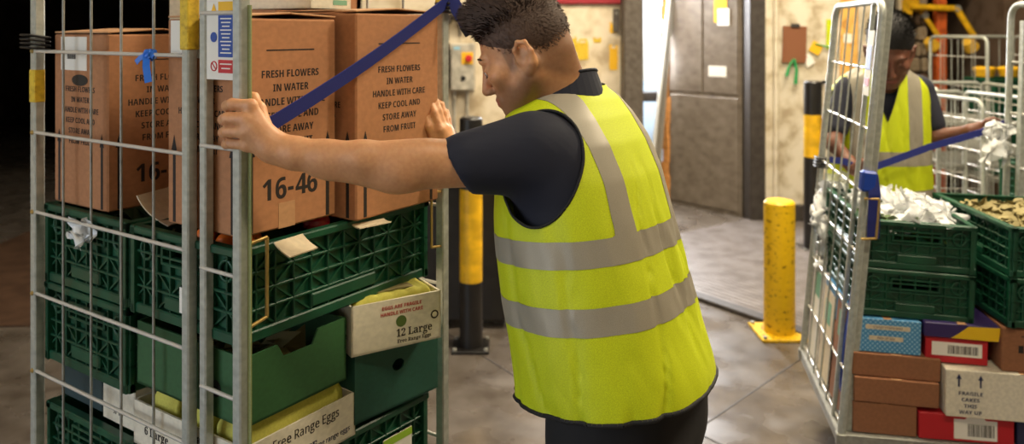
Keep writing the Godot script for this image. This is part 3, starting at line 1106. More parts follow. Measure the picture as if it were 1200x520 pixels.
func left_cage() -> void:
	var o := thing("roll_cage", "galvanised roll cage stacked with flower boxes being pushed by the bearded man", "roll cage", cage_frame)
	var W := 0.64
	var D := 0.83
	cage_base(o, W, D, 0.2)
	var top := 1.92
	# mesh panel facing the camera on the near-left side
	var g := Node3D.new()
	g.name = "side_panel"
	o.add_child(g)
	square_post(g, "post", Vector3(0, 0, -D), 0.2, top, 0.026, M.galv)
	square_post(g, "post", Vector3(0, 0, -0.174), 0.2, top, 0.024, M.galv)
	for k in 4:
		rod(g, "wire", Vector3(0, 0.24, -0.307 - k * 0.131), Vector3(0, top - 0.01, -0.307 - k * 0.131), 0.0032, M.galv_dull)
	for y in [1.87, 1.665, 1.455, 1.25, 1.04, 0.84, 0.63, 0.43]:
		rod(g, "rung", Vector3(-0.008, y, -D), Vector3(-0.008, y, -0.174), 0.0046, M.chrome)
		part("weld", box_mesh(Vector3(0.012, 0.012, 0.012), 0.004), M.brass, g, T(-0.012, y, -D))
	rod(g, "top_rail", Vector3(0, top, -D), Vector3(0, top, -0.174), 0.012, M.galv)
	part("yellow_tape", box_mesh(Vector3(0.029, 0.115, 0.029), 0.002), M.yellow_tape, g, T(0, 1.735, -0.174))
	part("yellow_tape", box_mesh(Vector3(0.0275, 0.085, 0.029), 0.002), M.yellow_tape, g, T(-0.001, 1.575, -D))
	var st := mb()
	for i in 4:
		bx(st, Transform3D(Basis(Vector3.FORWARD, 0.15), Vector3(-0.006, 1.672 + i * 0.0105, -D)), Vector3(0.058, 0.006, 0.05), 0.0025)
	part("black_clip", st.commit(), M.rubber, g)
	# narrow hinged panel up to the corner post that the man grips
	g = Node3D.new()
	g.name = "gate_panel"
	o.add_child(g)
	square_post(g, "post", Vector3(0, 0, 0), 0.2, top, 0.026, M.galv)
	square_post(g, "post", Vector3(0.004, 0, -0.12), 0.2, top, 0.022, M.galv)
	for y in [1.755, 1.478, 1.222, 0.974, 0.72, 0.47]:
		rod(g, "rung", Vector3(-0.006, y, -0.125), Vector3(-0.006, y, -0.005), 0.0045, M.chrome)
	part("green_strip", box_mesh(Vector3(0.003, 1.3, 0.018), 0.0), mat("moss_strip", rgb8(150, 158, 104), 0.5, 0.0, M.card_cream.albedo_texture, 6.0), g, T(0.006, 1.12, 0.0145))
	rod(g, "wire_hook", Vector3(0.012, 1.285, 0.004), Vector3(0.06, 1.29, 0.004), 0.004, M.brass)
	rod(g, "wire_hook", Vector3(0.06, 1.29, 0.004), Vector3(0.06, 1.125, 0.004), 0.004, M.brass)
	rod(g, "wire_hook", Vector3(0.06, 1.125, 0.004), Vector3(0.012, 1.115, 0.004), 0.004, M.brass)
	# bolted hinge between the two panels
	part("hinge_bolt", lathe([[0.0, -0.012], [0.01, -0.012], [0.01, 0.012], [0.0, 0.012]], 10), M.chrome, g, T(-0.004, 1.815, -0.155))
	# warning sign
	var sg := Node3D.new()
	sg.name = "warning_sign"
	g.add_child(sg)
	sg.transform = Transform3D(Basis(Vector3.UP, -PI / 2), Vector3(-0.002, 1.735, -0.062))
	part("plate", box_mesh(Vector3(0.1, 0.235, 0.003), 0.0), M.paper, sg)
	part("yellow_field", box_mesh(Vector3(0.05, 0.024, 0.001)), M.sign_yellow, sg, T(0.018, 0.031, 0.002))
	part("blue_field", box_mesh(Vector3(0.05, 0.086, 0.001)), M.sign_blue, sg, T(0.018, -0.028, 0.002))
	part("red_field", box_mesh(Vector3(0.05, 0.027, 0.001)), M.sign_red, sg, T(0.018, -0.09, 0.002))
	st = mb()
	for i in 10:
		bx(st, T(0.018, 0.008 - i * 0.0078, 0.0027), Vector3(0.036 - (i % 3) * 0.006, 0.0025, 0.0004))
	for i in 2:
		bx(st, T(0.018, -0.085 - i * 0.009, 0.0027), Vector3(0.038 - i * 0.01, 0.0025, 0.0004))
	part("lettering", st.commit(), M.paper, sg)
	st = mb()
	tri(st, Vector3(-0.032, 0.02, 0.0024), Vector3(-0.012, 0.02, 0.0024), Vector3(-0.022, 0.04, 0.0024), Vector3.BACK)
	part("warning_triangle", st.commit(), M.sign_yellow, sg)
	part("blue_disc", lathe([[0.0, 0.0], [0.0105, 0.0], [0.0105, 0.001], [0.0, 0.001]], 20), M.sign_blue, sg, Transform3D(Basis(Vector3.RIGHT, PI / 2), Vector3(-0.022, -0.03, 0.002)))
	var ring := []
	for k in 21:
		ring.append(Vector3(-0.022 + cos(TAU * k / 20) * 0.0095, -0.09 + sin(TAU * k / 20) * 0.0095, 0.002))
	st = mb()
	tube(st, ring, 0.0013, -1, 5, false)
	tube(st, [Vector3(-0.029, -0.083, 0.002), Vector3(-0.015, -0.097, 0.002)], 0.0012, -1, 5)
	part("red_ring", st.commit(), M.sign_red, sg)
	# far side panel
	g = Node3D.new()
	g.name = "far_panel"
	o.add_child(g)
	square_post(g, "post", Vector3(W, 0, 0), 0.2, top, 0.026, M.galv)
	square_post(g, "post", Vector3(W, 0, -D), 0.2, top, 0.026, M.galv)
	for k in 5:
		rod(g, "wire", Vector3(W, 0.24, -0.14 - k * 0.137), Vector3(W, top, -0.14 - k * 0.137), 0.0032, M.galv_dull)
	for y in [1.87, 1.665, 1.455, 1.25, 1.04, 0.84, 0.63, 0.43]:
		rod(g, "rung", Vector3(W, y, -D), Vector3(W, y, 0), 0.0046, M.chrome)
	rod(g, "top_rail", Vector3(W, top, -D), Vector3(W, top, 0), 0.012, M.galv)
	for q in [[Vector3(W - 0.01, 1.29, 0.004), Vector3(W - 0.05, 1.295, 0.004)], [Vector3(W - 0.05, 1.295, 0.004), Vector3(W - 0.05, 1.15, 0.004)], [Vector3(W - 0.05, 1.15, 0.004), Vector3(W - 0.01, 1.145, 0.004)]]:
		rod(g, "wire_hook", q[0], q[1], 0.0035, M.brass)
	st = mb()
	for i in 3:
		bx(st, Transform3D(Basis(), Vector3(W + 0.01, 1.768 + i * 0.011, 0.012)), Vector3(0.06, 0.007, 0.05), 0.0025)
	part("black_clip", st.commit(), M.rubber, g)
	part("yellow_tape", box_mesh(Vector3(0.029, 0.12, 0.029), 0.002), M.yellow_tape, g, T(W, 1.84, 0))

func cg(x: float, y: float, z: float, turn := 0.0) -> Transform3D:
	return cage_frame * Transform3D(Basis(Vector3.UP, turn), Vector3(x, y, z))

func left_goods() -> void:
	# cartons of flowers, top layer
	var a := flower_box("flower carton with a hand hole and white sticker at the far end of the cage", 0.03, 0.33, -0.805, -0.55, 1.275, 1.715, "16-46")
	var fl := Transform3D(Basis(Vector3.UP, -PI / 2), Vector3(-0.1505, 0, 0))
	part("sticker", box_mesh(Vector3(0.125, 0.085, 0.0008)), M.paper, a, fl * T(-0.03, 0.385, 0))
	var bars := mb()
	for i in 12:
		bx(bars, T(-0.06 + i * 0.0035, 0.38, 0.0007), Vector3(0.0012 + (i % 3) * 0.0006, 0.018, 0.0004))
	part("barcode", bars.commit(), M.ink, a, fl)
	var hole := mb()
	bx(hole, T(0, 0, 0), Vector3(0.07, 0.028, 0.0012), 0.0005)
	part("hand_hole", lathe([[0.0, 0.0], [0.0145, 0.0], [0.0145, 0.001], [0.0, 0.001]], 18), M.rubber, a, fl * Transform3D(Basis(Vector3.RIGHT, PI / 2).scaled(Vector3(2.6, 1, 1)), Vector3(0.0, 0.318, 0)))
	var b := flower_box("flower carton printed 16-46 next to the man's gripping hand", 0.02, 0.285, -0.285, -0.03, 1.29, 1.75, "16-46")
	part("white_card", box_mesh(Vector3(0.115, 0.082, 0.0012)), M.paper, b, Transform3D(Basis(Vector3.UP, -PI / 2), Vector3(-0.134, 0.41, -0.055)))
	part("clear_tape", box_mesh(Vector3(0.045, 0.055, 0.0006)), M.card_pale, b, T(-0.012, 0.028, 0.1279))
	flower_box("flower carton beside the man's far hand, its long print fully in view", 0.305, 0.605, -0.26, 0.015, 1.275, 1.765, "")
	carton("flower_box", "tall plain carton standing behind the printed flower cartons", Vector3(0.29, 0.62, 0.26), M.card, cg(0.48, 1.275, -0.43), "cartons of fresh flowers on the pushed cage")
	var lid := tray("white_tray", "shallow white tray lying on top of the flower cartons", 0.14, 0.2, 0.03, M.card_white, cg(0.29, 1.77, -0.16, 0.1))
	part("printed_line", box_mesh(Vector3(0.05, 0.012, 0.0006)), M.ink_green, lid, T(0.03, 0.015, 0.1005))
	var c70 := carton("cream_carton", "cream carton with green figures standing behind the far flower carton", Vector3(0.2, 0.6, 0.2), M.card_cream, cg(0.46, 1.275, -0.71))
	lettering("70", 0.05, M.ink_green, c70, Transform3D(Basis(Vector3.UP, -PI / 2), Vector3(-0.1005, 0.53, 0)), font_reg)
	# torn flaps of card
	var f := thing("cardboard_flap", "curled piece of pale cardboard below the far flower carton", "cardboard", cg(0.1, 1.275, -0.47, 0.3))
	part("sheet", bent_sheet(0.11, 0.1, 0.05), M.card_cream, f, Transform3D(Basis(Vector3.RIGHT, 1.1), Vector3(0, 0.05, 0)))
	f = thing("cardboard_flap", "torn pale cardboard flap sticking out above the long green crate", "cardboard", cg(0.13, 1.265, 0.01, 0.1))
	part("sheet", bent_sheet(0.085, 0.05, 0.012), M.card_cream, f, Transform3D(Basis(Vector3.RIGHT, 0.75), Vector3(0, 0.006, -0.02)))
	f = thing("cardboard_flap", "torn cardboard flap between the crate and the carton by the far hand", "cardboard", cg(0.36, 1.262, 0.0, -0.2))
	part("sheet", bent_sheet(0.09, 0.03, 0.01), M.card_cream, f, Transform3D(Basis(Vector3.RIGHT, 0.4), Vector3(0, 0.0, 0.0)))
	# crates
	var gr := "green crates on the pushed cage"
	crate("long green vented crate under the flower cartons, its side facing the man", cg(0.305, 1.07, -0.215), gr)
	crate("green vented crate at the far end, directly under the hand-hole carton", cg(0.31, 1.07, -0.625), gr, 0.6, 0.39)
	crate("green vented crate at the far end, second below the hand-hole carton", cg(0.31, 0.868, -0.625), gr, 0.6, 0.39)
	crate("green vented crate in the bottom corner by the far post", cg(0.31, 0.57, -0.61), gr, 0.6, 0.4, 0.19)
	crate("teal vented crate at the bottom holding red fruit and a lime label", cg(0.45, 0.57, -0.19, -0.05), gr, 0.3, 0.36, 0.2)
	crate("green vented crate under the white free range eggs tray", cg(0.145, 0.57, -0.2), gr, 0.28, 0.38, 0.19)
	crate("green vented crate on the cage deck at the far end", cg(0.31, 0.36, -0.61), gr, 0.6, 0.4, 0.2)
	crate("green vented crate on the cage deck near the corner post", cg(0.31, 0.36, -0.2), gr, 0.6, 0.4, 0.2)
	crate("lowest green vented crate at the far end of the deck", cg(0.31, 0.226, -0.61), gr, 0.6, 0.4, 0.13)
	crate("lowest green vented crate on the deck near the corner post", cg(0.31, 0.226, -0.2), gr, 0.6, 0.4, 0.13)
	heap("salad_leaves", "dark green leaves filling the long green crate", cg(0.31, 1.2, -0.215), Vector3(0.48, 0.05, 0.27), 260, 3, M.leaf_dark)
	heap("salad_leaves", "dull green leaves in the far top crate", cg(0.31, 1.21, -0.625), Vector3(0.48, 0.04, 0.26), 200, 4, M.leaf_dark)
	heap("salad_leaves", "wilted leaves in the solid green tray", cg(0.16, 0.92, -0.225), Vector3(0.17, 0.07, 0.27), 150, 5, M.leaf_wilted, 0.05)
	for p in [[0.06, 1.235, -0.06, "orange nearest the corner post in the long green crate"], [0.1, 1.24, -0.1, "orange set back from the crate end behind the others"], [0.06, 1.235, -0.13, "orange in the middle of the three at the crate end"], [0.06, 1.24, -0.2, "orange furthest from the corner post at the crate end"]]:
		fruit("orange", p[3], "fruit", cage_frame * Vector3(p[0], p[1], p[2]), 0.024, M.orange_fruit, "oranges in the long green crate")
	for p in [[0.27, 1.235, -0.08, "red pepper below the gap between the printed cartons"], [0.5, 1.24, -0.07, "red pepper below the carton by the far hand"], [0.56, 1.24, -0.08, "red pepper at the far post end of the long crate"]]:
		fruit("red_pepper", p[3], "vegetable", cage_frame * Vector3(p[0], p[1], p[2]), 0.032, M.pepper_red, "red peppers in the long green crate")
	for p in [[0.4, 0.715, -0.09, "dark red apple behind the lime label"], [0.5, 0.715, -0.1, "dark red apple near the far post in the teal crate"]]:
		fruit("red_apple", p[3], "fruit", cage_frame * Vector3(p[0], p[1], p[2]), 0.035, M.pepper_red, "red apples in the teal crate")
	# trays
	var t := tray("green_tray", "solid green tray of wilted leaves above the egg cartons", 0.285, 0.39, 0.145, M.tray_green, cg(0.165, 0.9, -0.215), 0.03)
	part("hand_hole", lathe([[0.0, 0.0], [0.018, 0.0], [0.018, 0.001], [0.0, 0.001]], 18), M.rubber, t, Transform3D(Basis(Vector3.BACK, PI / 2), Vector3(-0.1425, 0.06, 0.1)))
	t = tray("egg_tray", "white free range eggs tray at the bottom near the corner post", 0.315, 0.4, 0.1, M.card_white, cg(0.175, 0.762, -0.215))
	lettering("Free Range Eggs", 0.019, M.ink, t, T(0.01, 0.074, 0.2005), font_reg)
	lettering("LARGE", 0.016, M.ink_blue, t, T(0.0, 0.028, 0.2005), font_serif)
	lettering("Free range eggs", 0.011, M.ink_blue, t, T(0.085, 0.024, 0.2005), font_reg)
	var side := Transform3D(Basis(Vector3.UP, -PI / 2), Vector3(-0.158, 0, 0))
	lettering("6 Large", 0.018, M.ink, t, side * T(-0.11, 0.04, 0), font_serif)
	lettering("Large\nBritish", 0.018, M.ink, t, side * T(0.06, 0.06, 0), font_serif)
	lettering("NSL  07", 0.012, M.ink, t, side * T(0.165, 0.07, 0), font_reg)
	egg_carton("egg carton in the free range eggs tray next to the corner post", cg(0.175, 0.829, -0.085, 0.0))
	egg_carton("egg carton in the free range eggs tray, further from the corner post", cg(0.175, 0.829, -0.2, 0.0))
	egg_carton("egg carton in the free range eggs tray, behind the other two", cg(0.175, 0.829, -0.32, 0.0))
	# 12 large eggs box turned out over the far post
	var eb := cage_frame * Vector3(0.475, 0.951, -0.085)
	var ebx := Transform3D(Basis(Vector3.UP, 0.56), eb)
	t = tray("egg_tray", "white tray printed 12 Large jutting out at the far post", 0.235, 0.27, 0.118, M.card_white, ebx)
	lettering("EGGS ARE FRAGILE\nHANDLE WITH CARE", 0.0085, M.ink_red, t, T(0.012, 0.092, 0.1355), font_bold)
	lettering("12 Large", 0.018, M.ink, t, T(0.045, 0.034, 0.1355), font_serif, "lettering", 0.9)
	lettering("Free Range Eggs", 0.008, M.ink, t, T(0.045, 0.014, 0.1355), font_serif)
	part("thumb_hole", lathe([[0.0, 0.0], [0.014, 0.0], [0.014, 0.001], [0.0, 0.001]], 18), M.leaf, t, Transform3D(Basis(Vector3.RIGHT, PI / 2), Vector3(0.01, 0.062, 0.1345)))
	part("round_mark", lathe([[0.007, 0.0], [0.0105, 0.0], [0.0105, 0.001], [0.007, 0.001]], 18), M.ink, t, Transform3D(Basis(Vector3.RIGHT, PI / 2), Vector3(0.1, 0.062, 0.1348)))
	lettering("Range\nEggs", 0.012, M.ink, t, Transform3D(Basis(Vector3.UP, -PI / 2), Vector3(-0.118, 0.03, 0.08)), font_serif)
	egg_carton("egg carton under its printed lid in the 12 Large tray", ebx * Transform3D(Basis.from_scale(Vector3(0.76, 1, 1)), Vector3(0.0, 0.056, 0.07)))
	t = tray("teal_tray", "deep teal cardboard tray under the 12 Large eggs", 0.27, 0.36, 0.165, M.tray_teal, cg(0.484, 0.785, -0.175, -0.12), 0.0, true)
	carton("slate_box", "slate-grey box at the far post under the stacked crates", Vector3(0.3, 0.1, 0.2), M.tray_slate, cg(0.2, 0.764, -0.71))
	var wb := carton("white_box", "small white box between the slate box and the eggs tray", Vector3(0.3, 0.1, 0.14), M.card_white, cg(0.19, 0.764, -0.52))
	lettering("SI  LU", 0.012, M.ink, wb, Transform3D(Basis(Vector3.UP, -PI / 2), Vector3(-0.151, 0.03, 0)), font_reg)
	var tg := thing("price_label", "white card with a lime band on the bottom teal crate", "label", cg(0.47, 0.61, -0.006, -0.05))
	part("card", box_mesh(Vector3(0.1, 0.1, 0.002), 0.0, Vector3(0, 0.05, 0)), M.paper, tg)
	part("lime_band", box_mesh(Vector3(0.1, 0.018, 0.001), 0.0, Vector3(0, 0.09, 0.0015)), M.lime_label, tg)
	tg = thing("paper_tag", "white paper tag on the end of the long green crate", "label", cg(-0.001, 1.11, -0.19))
	part("card", box_mesh(Vector3(0.002, 0.055, 0.035)), M.paper, tg, T(0.0, 0.027, 0))
	# blue strap from the far post down behind the gripping hand
	var s := thing("ratchet_strap", "dark blue webbing strap across the flower cartons", "strap")
	var p0 := cage_frame * Vector3(0.635, 1.80, 0.03)
	var p1 := cage_frame * Vector3(0.02, 1.515, 0.03)
	var pts := []
	for i in 13:
		var u := i / 12.0
		pts.append(p0.lerp(p1, u) + Vector3(0, -0.012 * sin(PI * u), 0))
	part("webbing", ribbon(pts, [Vector3(0.28, 1, 0)], 0.036), M.blue_strap, s)
	part("strap_tail", ribbon([p0 + Vector3(-0.012, 0.008, 0.0), p0 + Vector3(0.0, 0.012, 0.006), p0 + Vector3(0.022, -0.03, 0.012), p0 + Vector3(0.05, -0.075, 0.014)], [Vector3(1, 0.5, 0)], 0.034), M.blue_strap, s)
	part("stitched_end", box_mesh(Vector3(0.037, 0.03, 0.006), 0.002), M.navy, s, Transform3D(Basis(Vector3.BACK, 0.55), p0 + Vector3(0.05, -0.078, 0.014)))
	# knotted blue film on the top rung
	var k := thing("blue_tie", "bright blue plastic strip knotted on the upper cage rung", "plastic strip", cg(-0.01, 1.665, -0.305))
	part("knot", crumple(Vector3(0.013, 0.012, 0.018), 11, 10, 0.35), M.blue_film, k)
	part("tail", ribbon([Vector3(-0.008, 0, 0), Vector3(-0.014, -0.025, 0.008), Vector3(-0.016, -0.06, 0.02)], [Vector3(0.56, 0, 0.83)], 0.016, 0.001), M.blue_film, k)
	part("tail", ribbon([Vector3(-0.008, 0, 0), Vector3(-0.012, -0.008, -0.02), Vector3(-0.014, -0.018, -0.032)], [Vector3(0, 1, 0)], 0.012, 0.001), M.blue_film, k)
	k = thing("plastic_scrap", "crumpled clear film on the rim of the far top crate", "plastic film", cg(-0.005, 1.225, -0.61))
	part("film", film_sheet(0.09, 0.05, 0.025, 17, 12), M.film_white, k, Transform3D(Basis(Vector3.BACK, 1.2) * Basis(Vector3.UP, 1.5), Vector3.ZERO))

# a sheet curled about one axis
func bent_sheet(w: float, l: float, curl: float) -> ArrayMesh:
	var pts := []
	var sides := [Vector3.RIGHT]
	for i in 9:
		var u := i / 8.0
		pts.append(Vector3(0, curl * u * u, u * l))
	return ribbon(pts, sides, w, 0.003)

# crumpled film: a faceted, dented ball
func crumple(r: Vector3, seed_: int, n := 14, rough := 0.55) -> ArrayMesh:
	var nz := FastNoiseLite.new()
	nz.seed = seed_
	nz.frequency = 1.6
	nz.fractal_octaves = 3
	var st := mb()
	var P := []
	for j in n + 1:
		var row := []
		for i in n * 2:
			var th := PI * j / n
			var ph := TAU * i / (n * 2)
			var v := Vector3(sin(th) * cos(ph), cos(th), sin(th) * sin(ph))
			row.append(v * r * (1.0 + rough * nz.get_noise_3dv(v * 1.7) * 1.6))
		P.append(row)
	for j in n:
		for i in n * 2:
			var k := (i + 1) % (n * 2)
			tri_flat(st, P[j][i], P[j][k], P[j + 1][k])
			tri_flat(st, P[j][i], P[j + 1][k], P[j + 1][i])
	return st.commit()

# a crumpled sheet of thin film lying more or less flat
func film_sheet(w: float, l: float, amp: float, seed_: int, n := 16) -> ArrayMesh:
	var nz := FastNoiseLite.new()
	nz.seed = seed_
	nz.frequency = 0.11
	nz.fractal_octaves = 3
	var V := PackedVector3Array()
	var I := PackedInt32Array()
	for j in n + 1:
		for i in n + 1:
			var d := Vector3(nz.get_noise_3d(i * 1.4, j * 1.4, 0), nz.get_noise_3d(i * 1.4, j * 1.4, 50), nz.get_noise_3d(i * 1.4, j * 1.4, 90))
			V.append(Vector3((float(i) / n - 0.5) * w, 0, (float(j) / n - 0.5) * l) + d * Vector3(0.9, 1.0, 0.9) * amp * 1.6)
	for j in n:
		for i in n:
			var a := j * (n + 1) + i
			I.append_array([a, a + 1, a + n + 2, a, a + n + 2, a + n + 1])
	return smooth_mesh(V, I)

func tri_flat(st: SurfaceTool, a: Vector3, b: Vector3, c: Vector3) -> void:
	var n := (b - a).cross(c - a)
	if n.length_squared() < 1e-18:
		return
	n = n.normalized()
	if n.dot(a + b + c) < 0:
		n = -n
	tri(st, a, b, c, n)

# ---------------------------------------------------------------- people
class SkinLook extends Look:
	var base := Color.WHITE
	var back := Transform3D()      # head space to world
	var head := false
	var beard := Color.WHITE
	var lips := Color.WHITE
	var stubble := 0.0
	var crown := Color.WHITE
	var fade := 0.0
	var nz := FastNoiseLite.new()
	func paint(v: Vector3) -> Color:
		if not head:
			return base
		var c := base
		var n := nz.get_noise_3dv(v * 900.0) * 0.5 + 0.5
		# stubble on jaw, chin and upper lip
		var line := -0.028 - 0.55 * maxf(0.0, 0.03 - absf(v.z - 0.03))
		var on := smoothstep(line, line - 0.025, v.y) * smoothstep(-0.035, 0.0, v.z) * smoothstep(-0.15, -0.11, v.y)
		c = c.lerp(beard, on * stubble * (0.55 + 0.45 * n))
		# cropped hair thinning out below the hairline, and a sideburn
		var under := (v - Vector3(0, -0.012, 0)).dot(Vector3(0, 0.731, -0.682))
		var crop := smoothstep(-0.02, 0.004, under) * smoothstep(0.035, 0.015, v.z)
		crop = maxf(crop, smoothstep(0.012, 0.006, absf(v.z - 0.018)) * smoothstep(-0.04, -0.02, v.y))
		if absf(v.x) > 0.077:
			crop = 0.0
		c = c.lerp(crown, clampf(crop, 0.0, 1.0) * fade * (0.6 + 0.4 * n))
		var mouth := 1.0 - smoothstep(0.005, 0.011, Vector2(v.y + 0.071, maxf(0.0, absf(v.x) - 0.018)).length())
		if v.z > 0.06:
			c = c.lerp(lips, mouth)
		return c
	func shape(v: Vector3) -> Vector3:
		return back * v

class FoldLook extends Look:
	var nz := FastNoiseLite.new()
	var amount := 0.004
	var freq := Vector3(9, 4, 9)
	func shape(v: Vector3) -> Vector3:
		return v + Vector3(nz.get_noise_3dv(v * freq * 10.0), nz.get_noise_3dv(v * freq * 10.0 + Vector3(7, 0, 0)) * 0.5, nz.get_noise_3dv(v * freq * 10.0 + Vector3(0, 9, 0))) * amount

func head_blob(neck: Vector3, r_neck: float) -> Blob:
	var b := Blob.new()
	b.ell(Vector3(0, 0.036, -0.016), Vector3(0.074, 0.092, 0.094), 0.02)
	b.ell(Vector3(0, -0.03, 0.026), Vector3(0.061, 0.08, 0.062), 0.03)
	b.cap(Vector3(0, -0.045, -0.02), neck, 0.056, r_neck, 0.03)
	for s in [-1.0, 1.0]:
		b.cap(Vector3(s * 0.056, -0.052, 0.0), Vector3(s * 0.014, -0.098, 0.068), 0.018, 0.017, 0.025)
		b.ell(Vector3(s * 0.046, -0.022, 0.058), Vector3(0.021, 0.017, 0.022), 0.02)
	b.ell(Vector3(0, -0.1, 0.074), Vector3(0.02, 0.017, 0.016), 0.016)
	b.cap(Vector3(-0.034, 0.02, 0.077), Vector3(0.034, 0.02, 0.077), 0.011, 0.011, 0.014)
	for s in [-1.0, 1.0]:
		b.cut(Vector3(s * 0.033, -0.002, 0.098), Vector3(0.02, 0.0125, 0.021), 0.012)
		b.ell(Vector3(s * 0.032, -0.004, 0.0735), Vector3(0.0135, 0.0115, 0.0125), 0.005)
	b.cap(Vector3(0, 0.008, 0.086), Vector3(0, -0.038, 0.108), 0.0075, 0.0105, 0.012)
	for s in [-1.0, 1.0]:
		b.ell(Vector3(s * 0.0115, -0.043, 0.098), Vector3(0.008, 0.0075, 0.011), 0.008)
	b.ell(Vector3(0, -0.071, 0.08), Vector3(0.03, 0.02, 0.013), 0.014)
	b.cap(Vector3(-0.017, -0.0655, 0.0905), Vector3(0.017, -0.0655, 0.0905), 0.0048, 0.0048, 0.006)
	b.cap(Vector3(-0.014, -0.0765, 0.0905), Vector3(0.014, -0.0765, 0.0905), 0.0058, 0.0058, 0.005)
	for s in [-1.0, 1.0]:
		b.ell(Vector3(s * 0.073, -0.012, -0.018), Vector3(0.007, 0.026, 0.017), 0.008, Basis(Vector3.UP, -s * 0.25))
		var rim := [Vector3(0.074, -0.004, 0.007), Vector3(0.08, 0.018, 0.004), Vector3(0.087, 0.03, -0.01), Vector3(0.092, 0.024, -0.025), Vector3(0.091, 0.003, -0.029), Vector3(0.084, -0.018, -0.019), Vector3(0.077, -0.032, -0.004)]
		for i in rim.size() - 1:
			var m := Vector3(s, 1, 1)
			var e := Vector3(-0.001 * s, -0.012, -0.006)
			b.cap(rim[i] * m + e, rim[i + 1] * m + e, 0.0046, 0.0046 if i < 4 else 0.0065, 0.006)
		b.cut(Vector3(s * 0.085, -0.014, -0.012), Vector3(0.009, 0.013, 0.0085), 0.005)
	return b

# short hair: cap of the skull above a slanting hairline, with strands
func hair(parent: Node3D, xf: Transform3D, m: Material, line_n: Vector3, line_p: Vector3, extra: Array, strand: float, count: int, seed_: int, off: Vector3) -> void:
	var b := Blob.new()
	b.ell(Vector3(0, 0.038, -0.017), Vector3(0.0757, 0.0938, 0.0958), 0.01)
	for e in extra:
		b.ell(e[0], e[1], 0.025)
	b.plane(line_p, -line_n, 0.006)
	for s in [-1.0, 1.0]:
		b.cut(Vector3(s * 0.085, -0.017, -0.016), Vector3(0.03, 0.032, 0.023), 0.006)
	var look := SkinLook.new()
	look.back = Transform3D(Basis(), -off) * xf
	var f := flesh(b, 0.005, look)
	f[2] = PackedColorArray()
	var o := part("hair", join([f]), m, parent)
	rng.seed = seed_
	var st := mb()
	var back_inv := look.back.affine_inverse()
	var pool: PackedVector3Array = f[0]
	for n in count:
		var q: Vector3 = back_inv * pool[rng.randi() % pool.size()] + Vector3(rng.randfn(), rng.randfn(), rng.randfn()) * 0.0015
		var d := (q - Vector3(0, 0.03, -0.018)).normalized()
		if (q - line_p).dot(line_n) < 0.001:
			continue
		var top := smoothstep(0.05, 0.11, q.y)
		var l := strand * (0.26 + 0.74 * top) * rng.randf_range(0.6, 1.2)
		var grow := (d * (0.22 + 0.7 * top) + Vector3(0, 0.35 * top - 0.35 * (1.0 - top), 0.3 * top - 0.5 * (1.0 - top)) + Vector3(rng.randfn(), rng.randfn(), rng.randfn()) * 0.15).normalized()
		var side := grow.cross(d).normalized() * 0.001
		var a := look.back * (q - d * 0.002 - side)
		var c := look.back * (q - d * 0.002 + side)
		var mid := look.back * (q + grow * l * 0.6)
		var tip := look.back * (q + grow * l + Vector3(0, -0.1, 0.1) * l)
		var w := look.back.basis * side * 0.7
		var nn := (look.back.basis * d).normalized()
		tri(st, a, c, mid + w, nn)
		tri(st, a, mid + w, mid - w, nn)
		tri(st, mid - w, mid + w, tip, nn)
	var s2 := part("hair_strands", st.commit(), m, o)
	s2.set_meta("kind", "stuff")

func eye(parent: Node3D, xf: Transform3D) -> void:
	var e := part("eye", lathe([[0.0005, -0.0115], [0.0081, -0.0081], [0.0115, 0.0], [0.0081, 0.0081], [0.0005, 0.0115]], 16), M.eye_white, parent, xf)
	part("iris", lathe([[0.0005, 0.0], [0.0055, -0.001], [0.0058, -0.002]], 14), M.eye_dark, e, Transform3D(Basis(Vector3.RIGHT, PI / 2 + 0.25), Vector3(0, -0.002, 0.0112)))

func eyes(parent: Node3D, xf: Transform3D, off: Vector3, brow: Material, lowered := false) -> void:
	var w := Transform3D(Basis(), -off) * xf
	for s in [-1.0, 1.0]:
		if not lowered:
			eye(parent, w * T(s * 0.032, -0.0055, 0.0757))
		var st := mb()
		for i in 26:
			var u := i / 25.0
			var p := w * Vector3(s * (0.014 + 0.036 * u), 0.0215 + 0.004 * sin(u * PI), 0.0885 - 0.012 * u * u)
			var q := w * Vector3(s * (0.020 + 0.036 * u), 0.0265 + 0.003 * sin(u * PI), 0.0895 - 0.014 * u * u)
			tube(st, [p, q], 0.0012, 0.0004, 4)
		part("eyebrow", st.commit(), brow, parent)
		st = mb()
		for i in 8:
			var u := i / 7.0
			var c := w * Vector3(s * (0.022 + 0.02 * u), -0.011, 0.0845 - 0.004 * u)
			tube(st, [c, c + w.basis * Vector3(s * 0.002, -0.004, 0.005)], 0.0006, 0.0003, 4)
		part("eyelashes", st.commit(), brow, parent)

# a hand from measured joints: wrist, then for each finger its joints
func hand_blob(b: Blob, wrist: Vector3, fore: Vector3, fingers: Array, thumb: Array, k := 1.0, fat := 1.0) -> void:
	for i in fingers.size():
		var f: Array = fingers[i]
		b.cap(wrist.lerp(f[0], 0.12), f[0], 0.019 * k, 0.0125 * k, 0.014 * k)
	for i in fingers.size():
		var f: Array = fingers[i]
		var r: float = [0.0098, 0.0102, 0.0097, 0.0085][i] * k * fat
		for j in f.size() - 1:
			b.cap(f[j], f[j + 1], r * (1.06 - 0.08 * j), r * (0.99 - 0.08 * j), 0.0035 * k)
		b.ell(f[0], Vector3.ONE * 0.0118 * k * (1.0 + (fat - 1.0) * 0.6), 0.006 * k)
	for j in thumb.size() - 1:
		b.cap(thumb[j], thumb[j + 1], [0.019, 0.0125, 0.0108][j] * k, [0.0128, 0.0112, 0.009][j] * k, 0.01 * k)
	b.cap(fore, wrist, 0.03 * k, 0.0255 * k, 0.02 * k)

